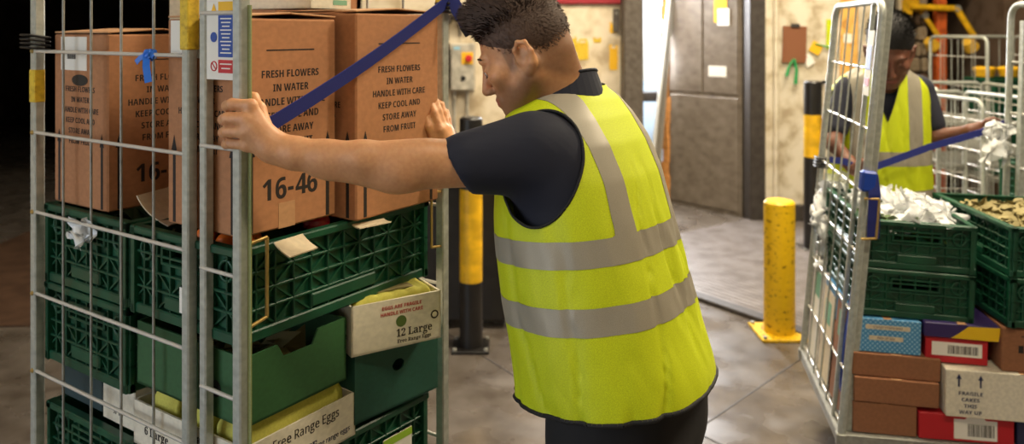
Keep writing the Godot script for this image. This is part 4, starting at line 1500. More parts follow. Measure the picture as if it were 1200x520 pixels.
# loose vest over the torso. levels: [height, x, depth, half width, half depth]
class Vest:
	var F := Vector3.FORWARD
	var A := Vector3.RIGHT
	var levels := []
	var holes := []            # [centre, radii along A, up, F]
	var bands := []
	var stripe := 0.105
	var stripe_from := 1.3
	var tape := 0.025
	var neck_v := 0.0          # depth of the front V, 0 for none
	var nz := FastNoiseLite.new()
	var crease := 0.011
	var tilt := 0.0            # how much the back rides up as the wearer leans
	func at(phi: float, h: float) -> Vector3:
		var i := 0
		while i < levels.size() - 2 and h > levels[i + 1][0]:
			i += 1
		var a: Array = levels[i]
		var b: Array = levels[i + 1]
		var t := clampf((h - a[0]) / (b[0] - a[0]), 0.0, 1.0)
		var v := []
		for k in 5:
			var p: float = levels[maxi(i - 1, 0)][k]
			var q: float = levels[mini(i + 2, levels.size() - 1)][k]
			v.append(cubic_interpolate(a[k], b[k], p, q, t) if k > 0 else h)
		var s := sin(phi)
		var c := cos(phi)
		var rr := 1.0 / pow(pow(absf(c) / v[4], 2.4) + pow(absf(s) / v[3], 2.4), 1.0 / 2.4)
		var x: float = s * rr
		var z: float = c * rr
		var out := (A * s + F * -c)
		var low := clampf((1.5 - h) * 4.0, 0.0, 1.0)
		var q := Vector3(s * 60.0, h * 120.0, c * 60.0)
		var n := nz.get_noise_3dv(q) * crease + nz.get_noise_3d(s * 130.0 + h * 160.0, h * 120.0, c * 130.0) * crease * 0.6
		n -= pow(maxf(0.0, 1.0 - absf(nz.get_noise_3d(s * 110.0 - h * 110.0, h * 40.0 + s * 40.0, c * 110.0)) * 5.0), 2.0) * crease * 0.7
		return Vector3(v[1], h + tilt * z * smoothstep(1.5, 1.3, h), -v[2]) + A * x - F * z + out * n * low
	func keep(p: Vector3, phi: float) -> float:
		var g := 1.0
		for o in holes:
			var q: Vector3 = p - o[0]
			var r: Vector3 = o[1]
			g = minf(g, (Vector3(q.dot(A) / r.x, q.y / r.y, q.dot(F) / r.z).length() - 1.0) * 0.1)
		if neck_v > 0.0 and cos(phi) < 0.0:
			var top: float = levels[levels.size() - 1][0]
			var lat := 0.075 * A.length() * absf(sin(phi)) / 0.55
			g = minf(g, lat - clampf((p.y - (top - neck_v)) / neck_v, -0.05, 1.0) * 0.085)
		return g
	func lined(p: Vector3, phi: float, c: Vector3) -> float:
		var g := -1.0
		for h in bands:
			g = maxf(g, tape - absf(p.y - h))
		if p.y > stripe_from:
			g = maxf(g, tape - absf(absf((p - c).dot(A)) - stripe))
		return g

func clip_tri(poly: Array, key: int, sign_: float) -> Array:
	var out := []
	for i in poly.size():
		var a: Array = poly[i]
		var b: Array = poly[(i + 1) % poly.size()]
		var va: float = a[key] * sign_
		var vb: float = b[key] * sign_
		if va >= 0.0:
			out.append(a)
		if (va >= 0.0) != (vb >= 0.0):
			var t := va / (va - vb)
			var c := []
			for k in a.size():
				c.append(lerp(a[k], b[k], t))
			c[key] = 0.0
			out.append(c)
	return out

func vest_parts(v: Vest, parent: Node3D, off: Vector3, nu: int, nv: int) -> void:
	var h0: float = v.levels[0][0]
	var h1: float = v.levels[v.levels.size() - 1][0]
	var P := []
	for j in nv + 1:
		var h := lerpf(h0, h1, float(j) / nv)
		var row := []
		var c := (v.at(0.0, h) + v.at(PI, h)) * 0.5
		for i in nu + 1:
			var phi := TAU * i / nu
			var p := v.at(phi, h)
			row.append([p, v.keep(p, phi), v.lined(Vector3(p.x, h, p.z), phi, c), Vector3.ZERO])
		P.append(row)
	for j in nv + 1:
		for i in nu + 1:
			var pu: Vector3 = P[j][(i + 1) % nu][0] - P[j][(i - 1 + nu) % nu][0]
			var pv: Vector3 = P[mini(j + 1, nv)][i][0] - P[maxi(j - 1, 0)][i][0]
			P[j][i][3] = pv.cross(pu).normalized()
			if (P[j][i][3] as Vector3).dot(P[j][i][0] - (P[j][0][0] + P[j][nu / 2][0]) * 0.5) < 0:
				P[j][i][3] = -P[j][i][3]
	var cloth := mb()
	var tape := mb()
	var trim := mb()
	for j in nv:
		for i in nu:
			for t in [[P[j][i], P[j][i + 1], P[j + 1][i + 1]], [P[j][i], P[j + 1][i + 1], P[j + 1][i]]]:
				var poly: Array = t
				if poly[0][1] < 0 and poly[1][1] < 0 and poly[2][1] < 0:
					continue
				if poly[0][1] < 0 or poly[1][1] < 0 or poly[2][1] < 0:
					poly = clip_tri(poly, 1, 1.0)
					var edge := []
					for q in poly:
						if q[1] == 0.0:
							edge.append(q[0] - off)
					if edge.size() == 2 and (edge[0] as Vector3).distance_to(edge[1]) > 1e-5:
						tube(trim, edge, 0.003, -1, 5, false)
				var lo := clip_tri(poly, 2, -1.0)
				var hi := clip_tri(poly, 2, 1.0)
				fan(cloth, lo, off, 0.0)
				fan(tape, hi, off, 0.0008)
	for i in nu:
		tube(trim, [P[0][i][0] - off, P[0][i + 1][0] - off], 0.0045, -1, 6, false)
	var o := part("safety_vest", cloth.commit(), M.hi_vis, parent)
	part("reflective_tape", tape.commit(), M.tape_silver, o)
	part("edge_binding", trim.commit(), M.trim_black, o)

func fan(st: SurfaceTool, poly: Array, off: Vector3, lift: float) -> void:
	for i in range(1, poly.size() - 1):
		var p := [poly[0], poly[i], poly[i + 1]]
		var cr: Vector3 = (p[1][0] - p[0][0]).cross(p[2][0] - p[0][0])
		if cr.dot(p[0][3]) > 0.0:
			p = [p[0], p[2], p[1]]
		for q in p:
			st.set_normal((q[3] as Vector3).normalized())
			st.add_vertex(q[0] - off + q[3] * lift)

func moved(b: Blob, cell: float, off: Vector3, color: Color) -> Array:
	var l := SkinLook.new()
	l.base = color
	l.back = Transform3D(Basis(), -off)
	return flesh(b, cell, l)

func boots(parent: Node3D, off: Vector3, spots: Array, dir: Vector3) -> void:
	for s in spots:
		var b := Blob.new()
		var p: Vector3 = s
		b.cap(p + Vector3(0, 0.05, 0) - dir * 0.05, p + dir * 0.16 + Vector3(0, 0.035, 0), 0.045, 0.036, 0.02)
		b.cap(p + Vector3(0, 0.05, 0), p + Vector3(0, 0.17, 0), 0.048, 0.05, 0.03)
		b.plane(p + Vector3(0, 0.002, 0), Vector3.DOWN, 0.004)
		var f := moved(b, 0.012, off, Color.WHITE)
		f[2] = PackedColorArray()
		part("boot", join([f]), M.boot, parent)

func legs(parent: Node3D, off: Vector3, hips: Vector3, A: Vector3, feet: Array, knees: Array, r: float) -> void:
	var b := Blob.new()
	b.cap(hips - A * 0.07 + Vector3(0, 0.12, 0), hips + A * 0.07 + Vector3(0, 0.12, 0), r * 1.35, r * 1.35, 0.05)
	b.cap(hips - A * 0.08, hips + A * 0.08, r * 1.35, r * 1.35, 0.06)
	for i in 2:
		var s := -1.0 if i == 0 else 1.0
		b.cap(hips + A * 0.09 * s - Vector3(0, 0.03, 0), knees[i], r * 1.05, r * 0.72, 0.04)
		b.cap(knees[i], feet[i] + Vector3(0, 0.1, 0), r * 0.72, r * 0.62, 0.03)
	var l := FoldLook.new()
	l.nz.seed = 6
	l.amount = 0.012
	var f := flesh(b, 0.016, l)
	f[2] = PackedColorArray()
	for i in f[0].size():
		f[0][i] -= off
	part("trousers", join([f]), M.trousers, parent)

func man() -> void:
	var F := Vector3(-0.8, 0, -0.6)
	var A := Vector3(0.6, 0, -0.8)
	var feet := [Vector3(0.16, 0, -1.72), Vector3(0.42, 0, -1.72)]
	var off := Vector3(0.28, 0, -1.7)
	var o := thing("person", "man in a yellow reflective vest and navy shirt pushing a loaded cage with both hands", "person", Transform3D(Basis(), off))
	var skin := rgb8(206, 152, 108).srgb_to_linear()
	# head
	var fw := Vector3(-0.975, 0, -0.22).normalized()
	var pitch := 0.47
	var z := (fw * cos(pitch) + Vector3.DOWN * sin(pitch)).normalized()
	var x := Vector3.UP.cross(z).normalized()
	var y := z.cross(x).normalized()
	var hx := Transform3D(Basis(x, y, z).scaled(Vector3.ONE * 1.0), at(613, 62, 1.70))
	var neck_w := Vector3(0.115, 1.53, -1.765)
	var hb := head_blob(hx.affine_inverse() * neck_w, 0.062)
	# cords of the neck
	hb.cap(Vector3(0.06, -0.03, -0.02), hx.affine_inverse() * (neck_w + F * 0.04 - A * 0.03), 0.014, 0.016, 0.03)
	hb.cap(Vector3(0.0, -0.03, -0.07), hx.affine_inverse() * (neck_w - F * 0.035), 0.03, 0.045, 0.04)
	var hl := SkinLook.new()
	hl.base = skin
	hl.head = true
	hl.back = Transform3D(Basis(), -off) * hx
	hl.beard = rgb8(96, 70, 54).srgb_to_linear()
	hl.lips = rgb8(178, 106, 88).srgb_to_linear()
	hl.stubble = 0.72
	hl.crown = rgb8(88, 66, 54).srgb_to_linear()
	hl.fade = 0.7
	var pieces := [flesh(hb, 0.0036, hl)]
	# near arm, straight out to the corner post
	var b := Blob.new()
	var sh := at(640, 172, 1.63)
	var el := at(470, 197, 1.565)
	var wr := at(322, 174, 1.575)
	b.cap(at(610, 190, 1.61), el, 0.044, 0.041, 0.03)
	b.cap(at(575, 184, 1.585), at(500, 188, 1.57), 0.038, 0.036, 0.03)
	b.cap(el, at(385, 187, 1.57), 0.043, 0.031, 0.03)
	b.cap(at(385, 187, 1.57), wr, 0.031, 0.026, 0.03)
	b.cap(at(500, 182, 1.555), at(425, 184, 1.55), 0.026, 0.027, 0.025)
	b.cap(at(425, 184, 1.55), at(350, 178, 1.56), 0.026, 0.015, 0.025)
	b.cap(at(455, 207, 1.56), at(370, 194, 1.56), 0.026, 0.014, 0.02)
	b.ell(at(478, 212, 1.55), Vector3(0.022, 0.014, 0.018), 0.015)
	b.cap(at(345, 172, 1.555), at(420, 187, 1.525), 0.004, 0.004, 0.008)
	var fing := [
		[at(294, 124, 1.572), at(272, 122, 1.578), at(266, 124, 1.608), at(275, 126, 1.642)],
		[at(288, 140, 1.564), at(266, 139, 1.574), at(262, 140, 1.606), at(272, 142, 1.645)],
		[at(287, 155, 1.565), at(266, 154, 1.576), at(262, 155, 1.606), at(272, 156, 1.643)],
		[at(290, 170, 1.572), at(270, 168, 1.583), at(265, 169, 1.608), at(274, 169, 1.638)]]
	hand_blob(b, wr, at(345, 180, 1.57), fing, [at(312, 158, 1.59), at(304, 128, 1.615), at(297, 115, 1.642), at(280, 113, 1.652)], 1.0, 1.22)
	b.cap(at(318, 168, 1.575), at(300, 150, 1.568), 0.022, 0.018, 0.02)
	pieces.append(moved(b, 0.0042, off, skin))
	# far arm, round behind, its hand on the far post
	b = Blob.new()
	var sh2 := at(726, 172, 1.90)
	var el2 := at(648, 215, 2.06)
	var wr2 := at(531, 186, 2.10)
	b.cap(sh2, el2, 0.056, 0.042, 0.03)
	b.cap(el2, wr2, 0.043, 0.027, 0.03)
	var f2 := [
		[at(516, 152, 2.075), at(509, 132, 2.085), at(505, 122, 2.10), at(497, 117, 2.12)],
		[at(520, 150, 2.090), at(514, 129, 2.10), at(511, 119, 2.115), at(504, 114, 2.13)],
		[at(524, 151, 2.108), at(520, 132, 2.12), at(517, 122, 2.13), at(510, 118, 2.145)],
		[at(527, 154, 2.125), at(525, 139, 2.135), at(523, 131, 2.145), at(518, 128, 2.155)]]
	hand_blob(b, wr2, at(545, 190, 2.10), f2, [at(522, 175, 2.09), at(508, 160, 2.08), at(502, 148, 2.075), at(500, 138, 2.08)])
	pieces.append(moved(b, 0.005, off, skin))
	part("body", join(pieces), M.skin, o)
	# finger nails of the gripping hand are turned away; the hair and the eyes follow
	hair(o, hx, M.hair_brown, Vector3(0, 0.731, -0.682), Vector3(0, -0.012, 0.0), [[Vector3(0, 0.108, 0.035), Vector3(0.05, 0.03, 0.045)], [Vector3(0, 0.116, -0.01), Vector3(0.055, 0.024, 0.055)]], 0.024, 24000, 4, off)
	eyes(o, hx, off, M.hair_brown)
	# polo shirt: torso, sleeves, collar
	b = Blob.new()
	for s in [-1.0, 1.0]:
		b.cap(Vector3(0.21, 1.0, -1.685) + A * 0.06 * s, Vector3(0.155, 1.38, -1.72) + A * 0.07 * s, 0.125, 0.112, 0.06)
	b.cap(sh + A * 0.02, sh2 - A * 0.05, 0.062, 0.055, 0.06)
	b.cap(Vector3(0.14, 1.47, -1.745), Vector3(0.115, 1.57, -1.765), 0.085, 0.07, 0.06)
	b.cap(at(648, 188, 1.63), at(520, 196, 1.575), 0.076, 0.046, 0.05)
	b.cap(at(618, 170, 1.61), at(550, 186, 1.58), 0.064, 0.05, 0.04)
	b.plane(at(534, 194, 1.57), at(500, 212, 1.57) - at(534, 194, 1.57), 0.004)
	var fl := FoldLook.new()
	fl.amount = 0.007
	fl.freq = Vector3(7, 7, 7)
	var f := flesh(b, 0.0075, fl)
	f[2] = PackedColorArray()
	for i in f[0].size():
		f[0][i] -= off
	var shirt := part("polo_shirt", join([f]), M.navy, o)
	b = Blob.new()
	b.cap(sh2, sh2.lerp(el2, 0.62), 0.06, 0.056, 0.05)
	f = moved(b, 0.012, off, Color.WHITE)
	f[2] = PackedColorArray()
	part("sleeve", join([f]), M.navy, shirt)
	# collar: a band round the neck, standing at the back
	var st := mb()
	var nc := 36
	var ring0 := []
	var ring1 := []
	for i in nc + 1:
		var t := TAU * i / nc
		var c := cos(t)      # 1 at the back
		var rad0 := Vector2(0.104, 0.104)
		var base := Vector3(0.102, 1.556 + 0.02 * c, -1.752) + A * sin(t) * rad0.x - F * c * rad0.y
		var topp := Vector3(0.096, 1.606 + 0.03 * c, -1.755) + A * sin(t) * 0.09 - F * c * 0.088
		ring0.append(base - off)
		ring1.append(topp - off)
	for i in nc:
		var out: Vector3 = (ring0[i] - (ring0[0] + ring0[nc / 2]) * 0.5)
		quad(st, ring0[i], ring0[i + 1], ring1[i + 1], ring1[i], out)
		tube(st, [ring1[i], ring1[i + 1]], 0.0035, -1, 5, false)
	part("collar", st.commit(), M.navy, shirt)
	# vest
	var v := Vest.new()
	v.F = F
	v.A = A
	v.nz.seed = 12
	v.tilt = 0.11
	v.levels = [[0.988, 0.219, 1.68, 0.215, 0.195], [1.1, 0.197, 1.69, 0.211, 0.187], [1.22, 0.173, 1.705, 0.207, 0.18], [1.33, 0.155, 1.718, 0.203, 0.168], [1.42, 0.147, 1.73, 0.20, 0.154], [1.49, 0.138, 1.738, 0.186, 0.134], [1.54, 0.128, 1.748, 0.16, 0.115], [1.575, 0.12, 1.76, 0.128, 0.1], [1.60, 0.113, 1.765, 0.095, 0.085]]
	v.holes = [[at(618, 196, 1.55), Vector3(0.17, 0.118, 0.092)], [at(722, 178, 1.93) + F * 0.03, Vector3(0.1, 0.095, 0.08)]]
	v.bands = [1.285, 1.165]
	v.stripe = 0.1
	v.stripe_from = 1.285
	vest_parts(v, o, off, 150, 96)
	legs(o, off, Vector3(0.243, 0.9, -1.69), A, feet, [Vector3(0.14, 0.48, -1.74), Vector3(0.36, 0.48, -1.82)], 0.096)
	boots(o, off, feet, F)
	part("trouser_stud", lathe([[0.0005, 0.004], [0.008, 0.002], [0.008, -0.004]], 12), M.chrome, o, Transform3D(Basis(Vector3.RIGHT, PI / 2 - 0.2), at(727, 515, 1.545) - off))

func woman() -> void:
	var F := Vector3(-0.16, 0, 0.987).normalized()
	var A := F.cross(Vector3.UP).normalized()
	var off := Vector3(1.72, 0, -3.8)
	var o := thing("person", "woman in an open-necked yellow vest bowing her head behind the second cage", "person", Transform3D(Basis(), off))
	var skin := rgb8(112, 72, 54).srgb_to_linear()
	var z := Vector3(-0.3, -0.52, 0.8).normalized()
	var x := Vector3.UP.cross(z).normalized()
	var y := z.cross(x).normalized()
	var hx := Transform3D(Basis(x, y, z).scaled(Vector3.ONE * 1.18), at(1043, 62, 3.66))
	var neck_w := Vector3(1.73, 1.46, -3.74)
	var hb := head_blob(hx.affine_inverse() * neck_w, 0.055)
	var hl := SkinLook.new()
	hl.base = skin
	hl.head = true
	hl.back = Transform3D(Basis(), -off) * hx
	hl.lips = rgb8(140, 78, 70).srgb_to_linear()
	var pieces := [flesh(hb, 0.0055, hl)]
	var b := Blob.new()
	b.cap(at(1091, 138, 3.765), at(1096, 160, 3.74), 0.038, 0.036, 0.02)
	b.cap(at(1096, 160, 3.74), at(1146, 152, 3.62), 0.035, 0.025, 0.02)
	var f := [
		[at(1158, 145, 3.60), at(1167, 143, 3.58), at(1172, 148, 3.57), at(1170, 153, 3.57)],
		[at(1160, 149, 3.58), at(1170, 148, 3.56), at(1175, 153, 3.56), at(1172, 158, 3.56)],
		[at(1159, 153, 3.57), at(1168, 154, 3.55), at(1172, 159, 3.55), at(1169, 163, 3.56)],
		[at(1157, 156, 3.57), at(1164, 159, 3.55), at(1167, 163, 3.55), at(1165, 166, 3.56)]]
	hand_blob(b, at(1147, 151, 3.615), at(1138, 153, 3.63), f, [at(1150, 148, 3.60), at(1157, 142, 3.57), at(1164, 140, 3.56), at(1170, 141, 3.555)])
	b.cap(at(983, 140, 3.72), at(977, 168, 3.68), 0.038, 0.036, 0.02)
	b.cap(at(977, 168, 3.68), at(1000, 196, 3.58), 0.035, 0.025, 0.02)
	f = [
		[at(1008, 196, 3.55), at(1014, 195, 3.53), at(1016, 200, 3.53), at(1012, 204, 3.54)],
		[at(1009, 200, 3.55), at(1016, 200, 3.53), at(1017, 205, 3.53), at(1013, 208, 3.54)],
		[at(1008, 204, 3.55), at(1014, 205, 3.53), at(1015, 209, 3.53), at(1011, 212, 3.54)],
		[at(1006, 207, 3.55), at(1011, 209, 3.54), at(1012, 212, 3.54), at(1009, 214, 3.55)]]
	hand_blob(b, at(1000, 197, 3.58), at(994, 190, 3.6), f, [at(1003, 195, 3.56), at(1008, 190, 3.54), at(1013, 189, 3.53), at(1017, 191, 3.53)])
	pieces.append(moved(b, 0.0065, off, skin))
	part("body", join(pieces), M.skin, o)
	hair(o, hx, M.hair_black, Vector3(0, 0.83, -0.55), Vector3(0, 0.012, 0.0), [[Vector3(0, 0.07, -0.03), Vector3(0.082, 0.085, 0.09)], [Vector3(0, 0.03, -0.105), Vector3(0.045, 0.045, 0.04)]], 0.02, 3500, 9, off)
	eyes(o, hx, off, M.hair_black, true)
	b = Blob.new()
	for s in [-1.0, 1.0]:
		b.cap(Vector3(1.73, 1.0, -3.8) + A * 0.06 * s, Vector3(1.725, 1.34, -3.79) + A * 0.06 * s, 0.125, 0.11, 0.06)
	b.cap(at(1074, 100, 3.79), at(998, 100, 3.77), 0.05, 0.05, 0.06)
	b.cap(Vector3(1.728, 1.4, -3.77), Vector3(1.73, 1.5, -3.76), 0.08, 0.062, 0.06)
	b.cap(at(1080, 106, 3.79), at(1092, 146, 3.76), 0.055, 0.053, 0.03)
	b.cap(at(992, 106, 3.76), at(980, 150, 3.71), 0.055, 0.053, 0.03)
	var fl := FoldLook.new()
	fl.amount = 0.01
	fl.freq = Vector3(6, 6, 6)
	var g := flesh(b, 0.011, fl)
	g[2] = PackedColorArray()
	for i in g[0].size():
		g[0][i] -= off
	part("polo_shirt", join([g]), M.navy, o)
	var v := Vest.new()
	v.F = F
	v.A = A
	v.nz.seed = 33
	v.crease = 0.01
	v.tape = 0.032
	v.levels = [[0.84, 1.735, 3.8, 0.235, 0.185], [1.0, 1.735, 3.8, 0.226, 0.178], [1.15, 1.732, 3.8, 0.222, 0.17], [1.28, 1.73, 3.795, 0.222, 0.158], [1.38, 1.728, 3.79, 0.222, 0.145], [1.45, 1.727, 3.78, 0.208, 0.125], [1.50, 1.727, 3.77, 0.17, 0.105], [1.535, 1.728, 3.765, 0.12, 0.09], [1.555, 1.729, 3.76, 0.09, 0.08]]
	v.holes = [[at(1106, 120, 3.78), Vector3(0.08, 0.115, 0.1)], [at(966, 120, 3.74), Vector3(0.08, 0.115, 0.1)]]
	v.bands = [1.135, 0.96]
	v.stripe = 0.125
	v.stripe_from = 1.135
	v.neck_v = 0.25
	vest_parts(v, o, off, 110, 84)
	var feet := [Vector3(1.63, 0, -3.84), Vector3(1.82, 0, -3.84)]
	legs(o, off, Vector3(1.73, 0.84, -3.8), -A, feet, [Vector3(1.64, 0.46, -3.8), Vector3(1.82, 0.46, -3.8)], 0.085)
	boots(o, off, feet, F)

# ---------------------------------------------------------------- second cage and its load
func oc(x: float, y: float, z: float, turn := 0.0, lean := 0.0) -> Transform3D:
	return other_frame * Transform3D(Basis(Vector3.BACK, -lean) * Basis(Vector3.UP, turn), Vector3(x, y, z))

func cage_panel(parent: Node3D, called: String, xf: Transform3D, d: float, y0: float, top: float, rungs: Array, wires: int) -> Node3D:
	var g := Node3D.new()
	g.name = called
	parent.add_child(g, true)
	g.transform = xf
	var pts := [Vector3(0, y0, 0), Vector3(0, top - 0.06, 0)]
	for k in 5:
		var t := PI / 2 * (k + 1) / 5.0
		pts.append(Vector3(0, top - 0.06 + sin(t) * 0.06, -0.06 + cos(t) * 0.06))
	for k in 6:
		var t := PI / 2 * (5 - k) / 5.0
		pts.append(Vector3(0, top - 0.06 + sin(t) * 0.06, -d + 0.06 - cos(t) * 0.06))
	pts.append(Vector3(0, y0, -d))
	part("tube_frame", tube_mesh(pts, 0.014, -1, 10), M.galv, g)
	for y in rungs:
		rod(g, "rung", Vector3(0.004, y, -d), Vector3(0.004, y, 0), 0.0055, M.chrome)
	for k in wires:
		var zz := -d * (k + 1.0) / (wires + 1.0)
		rod(g, "wire", Vector3(-0.002, y0, zz), Vector3(-0.002, top, zz), 0.0035, M.galv)
	return g

func right_cage() -> void:
	var o := thing("roll_cage", "galvanised roll cage with a leaning mesh gate beside the chipped yellow bollard", "roll cage", other_frame)
	var W := 0.88
	var D := 0.775
	cage_base(o, W, D, 0.245)
	var lean := Transform3D(Basis(Vector3.BACK, -0.092), Vector3(0, 0.0, 0))
	var shift := T(0.02, 0, 0)
	var g := cage_panel(o, "leaning_gate", shift * lean * T(-0.045, 0, 0), D, 0.26, 1.83, [1.58, 1.36, 1.13, 0.91, 0.69, 0.47, 0.28], 5)
	square_post(g, "flat_post", Vector3(0.022, 0, -0.035), 0.22, 1.9, 0.036, M.galv)
	square_post(g, "inner_post", Vector3(0.0, 0, -0.13), 0.26, 1.83, 0.016, M.galv)
	part("sign_plate", box_mesh(Vector3(0.003, 0.24, 0.08), 0.0), M.paper, g, T(-0.008, 1.6, -0.085))
	part("sign_print", box_mesh(Vector3(0.001, 0.09, 0.06), 0.0), M.sign_blue, g, T(-0.0105, 1.62, -0.085))
	part("sign_print", box_mesh(Vector3(0.001, 0.03, 0.06), 0.0), M.sign_red, g, T(-0.0105, 1.53, -0.085))
	var st := mb()
	for i in 4:
		bx(st, T(0, 1.1 + i * 0.013, -D), Vector3(0.06, 0.008, 0.06), 0.003)
	part("black_clip", st.commit(), M.rubber, g)
	g = cage_panel(o, "side_panel", Transform3D(Basis(Vector3.UP, 0.2) * Basis(Vector3.BACK, -0.03), Vector3(0.975, 0, 0.02)), D + 0.03, 0.26, 1.83, [1.58, 1.36, 1.13, 0.91, 0.69, 0.47], 4)
	square_post(g, "flat_post", Vector3(0.012, 0, -D + 0.045), 0.22, 1.76, 0.03, M.galv)
	# wire hooks at the front
	for q in [[Vector3(0.07, 1.12, 0.03), Vector3(0.12, 1.12, 0.03)], [Vector3(0.12, 1.12, 0.03), Vector3(0.11, 0.98, 0.03)], [Vector3(0.11, 0.98, 0.03), Vector3(0.06, 0.975, 0.03)]]:
		rod(o, "wire_hook", q[0], q[1], 0.005, M.brass)

func right_goods() -> void:
	var gr := "green crates on the second cage"
	var L := 0.035
	crate("green vented crate heaped with plastic film beside the leaning gate", oc(0.262, 0.855, -0.33, PI / 2, L), gr, 0.6, 0.395, 0.172)
	crate("green vented crate directly under the film-filled crate", oc(0.256, 0.68, -0.33, PI / 2, L), gr, 0.6, 0.395, 0.172)
	crate("upper green vented crate at the edge of the picture, filled with leaves", oc(0.705, 0.86, -0.29, PI / 2 + 0.12, L), gr, 0.6, 0.395, 0.172)
	crate("lower green vented crate at the edge of the picture", oc(0.70, 0.685, -0.29, PI / 2 + 0.12, L), gr, 0.6, 0.395, 0.172)
	heap("salad_leaves", "brownish green leaves in the crate at the edge of the picture", oc(0.705, 0.97, -0.29, 0.12), Vector3(0.3, 0.05, 0.5), 800, 8, M.leaf_wilted, 0.028)
	heap("salad_leaves", "green stalks under the film in the crate beside the gate", oc(0.262, 0.95, -0.33), Vector3(0.26, 0.06, 0.46), 200, 9, M.leaf)
	# crumpled film, strands and sheets
	rng.seed = 41
	for i in 7:
		var p := Vector3(rng.randf_range(0.16, 0.37), 1.0 + rng.randf() * 0.03, rng.randf_range(-0.56, -0.06))
		var k := thing("plastic_film", ["crumpled clear film in the crate nearest the gate post", "crumpled clear film bunched in the middle of the crate by the gate", "crumpled clear film at the back of the crate by the gate", "small crumpled film ball in the crate by the gate", "flattened clear film at the crate's inner edge by the gate", "loose clear film beside the wire hook", "clear film resting on the green stalks by the gate"][i], "plastic film", other_frame * T(p.x, p.y, p.z), "plastic film in the crate by the gate")
		part("film", film_sheet(rng.randf_range(0.14, 0.24), rng.randf_range(0.14, 0.24), 0.05, 50 + i), M.film if i % 2 else M.film_white, k)
		part("film", film_sheet(0.12, 0.1, 0.05, 80 + i, 12), M.film, k, T(0.02, 0.025, 0.01))
		var pts := []
		var q := Vector3(0, 0.03, 0)
		var dir := Vector3(rng.randfn(), 0.3, rng.randfn()).normalized()
		for j in 7:
			pts.append(q)
			q += dir * 0.022
			dir = (dir + Vector3(rng.randfn(), rng.randfn() * 0.6 - 0.15, rng.randfn()) * 0.5).normalized()
		part("strand", ribbon(pts, [Vector3(0.3, 1, 0.2)], 0.012, 0.001), M.film_white, k)
	# boxes under the crates, front row
	var l2 := 0.02
	var bb := carton("blue_box", "blue checked box with two cream strips under the crates", Vector3(0.225, 0.122, 0.5), M.blue_box, oc(0.16, 0.556, -0.27, 0, l2))
	var st := mb()
	for j in 14:
		for i in 27:
			if (i + j) % 2 == 0:
				bx(st, T(-0.108 + i * 0.0083, 0.004 + 0.0085 * (j + 0.3), 0.2505), Vector3(0.0062, 0.0062, 0.0004))
	part("checked_print", st.commit(), M.blue_check, bb)
	for q in [[0.0, 0.092, 0.15, "DISPLAY STORED HERE"], [-0.005, 0.053, 0.115, "KEEP UP SIDE"]]:
		part("cream_strip", box_mesh(Vector3(q[2], 0.016, 0.0006)), M.card_cream, bb, T(q[0], q[1], 0.2512))
		lettering(q[3], 0.007, M.ink_blue, bb, T(q[0], q[1], 0.2517), font_reg)
	var pb := carton("purple_box", "flat purple box with a yellow flash under the crates", Vector3(0.25, 0.052, 0.5), M.purple_box, oc(0.405, 0.627, -0.26, 0, l2 * 1.2))
	st = mb()
	var pl := PackedVector2Array([Vector2(-0.035, 0.002), Vector2(0.118, 0.002), Vector2(0.124, 0.05), Vector2(0.02, 0.046), Vector2(-0.01, 0.02)])
	extrude(st, pl, 0.001)
	part("yellow_flash", st.commit(), M.yellow_box, pb, T(0, 0, 0.2506))
	var rb := carton("red_box", "small red box with a barcode label under the purple box", Vector3(0.205, 0.089, 0.48), M.red_box, oc(0.39, 0.536, -0.26, 0, l2))
	barcode_label(rb, 0.0, 0.05, 0.2408, 0.165, 0.048)
	var cb := carton("brown_box", "brown carton at the edge of the picture under the crates", Vector3(0.32, 0.15, 0.5), M.card_brown, oc(0.685, 0.53, -0.24, 0, l2))
	part("printed_line", box_mesh(Vector3(0.14, 0.003, 0.0006)), M.ink, cb, T(-0.03, 0.125, 0.2505))
	part("printed_line", box_mesh(Vector3(0.07, 0.012, 0.0006)), M.card_pale, cb, T(-0.05, 0.035, 0.2505))
	for s in [-0.1, 0.04]:
		part("printed_mark", box_mesh(Vector3(0.016, 0.026, 0.0006)), M.ink, cb, T(s, 0.08, 0.2505))
	lettering("HANDLE WITH CARE", 0.007, M.ink, cb, T(-0.03, 0.08, 0.2506), font_reg)
	carton("brown_box", "brown carton directly under the blue checked box", Vector3(0.295, 0.082, 0.5), M.card_brown, oc(0.187, 0.472, -0.26, 0, l2))
	carton("brown_box", "brown carton second below the blue checked box, bulging front", Vector3(0.285, 0.088, 0.51), M.card_brown, oc(0.185, 0.382, -0.255, 0, l2))
	carton("brown_box", "brown carton lying on the deck next to the red box", Vector3(0.215, 0.11, 0.5), M.card_brown, oc(0.147, 0.27, -0.255, 0, l2 * 0.5))
	var wb := carton("cake_box", "long white carton printed fragile cakes this way up", Vector3(0.54, 0.165, 0.5), M.card_white, oc(0.61, 0.365, -0.225, 0, l2 * 0.4))
	lettering("FRAGILE\nCAKES\nTHIS\nWAY UP", 0.0125, M.ink_blue, wb, T(-0.19, 0.052, 0.2504), font_bold, "lettering", 1.15)
	for s in [-0.228, -0.158]:
		st = mb()
		bx(st, T(s, 0.122, 0), Vector3(0.006, 0.03, 0.0006))
		tri(st, Vector3(s - 0.009, 0.134, 0.0004), Vector3(s + 0.009, 0.134, 0.0004), Vector3(s, 0.152, 0.0004), Vector3.BACK)
		part("printed_arrow", st.commit(), M.ink_blue, wb, T(0, 0, 0.2504))
	var r2 := carton("red_box", "long red box with a white crest label on the cage deck", Vector3(0.31, 0.094, 0.5), M.red_box, oc(0.415, 0.27, -0.25, 0, 0.0))
	barcode_label(r2, 0.03, 0.045, 0.2508, 0.14, 0.07)
	st = mb()
	var crest := PackedVector2Array()
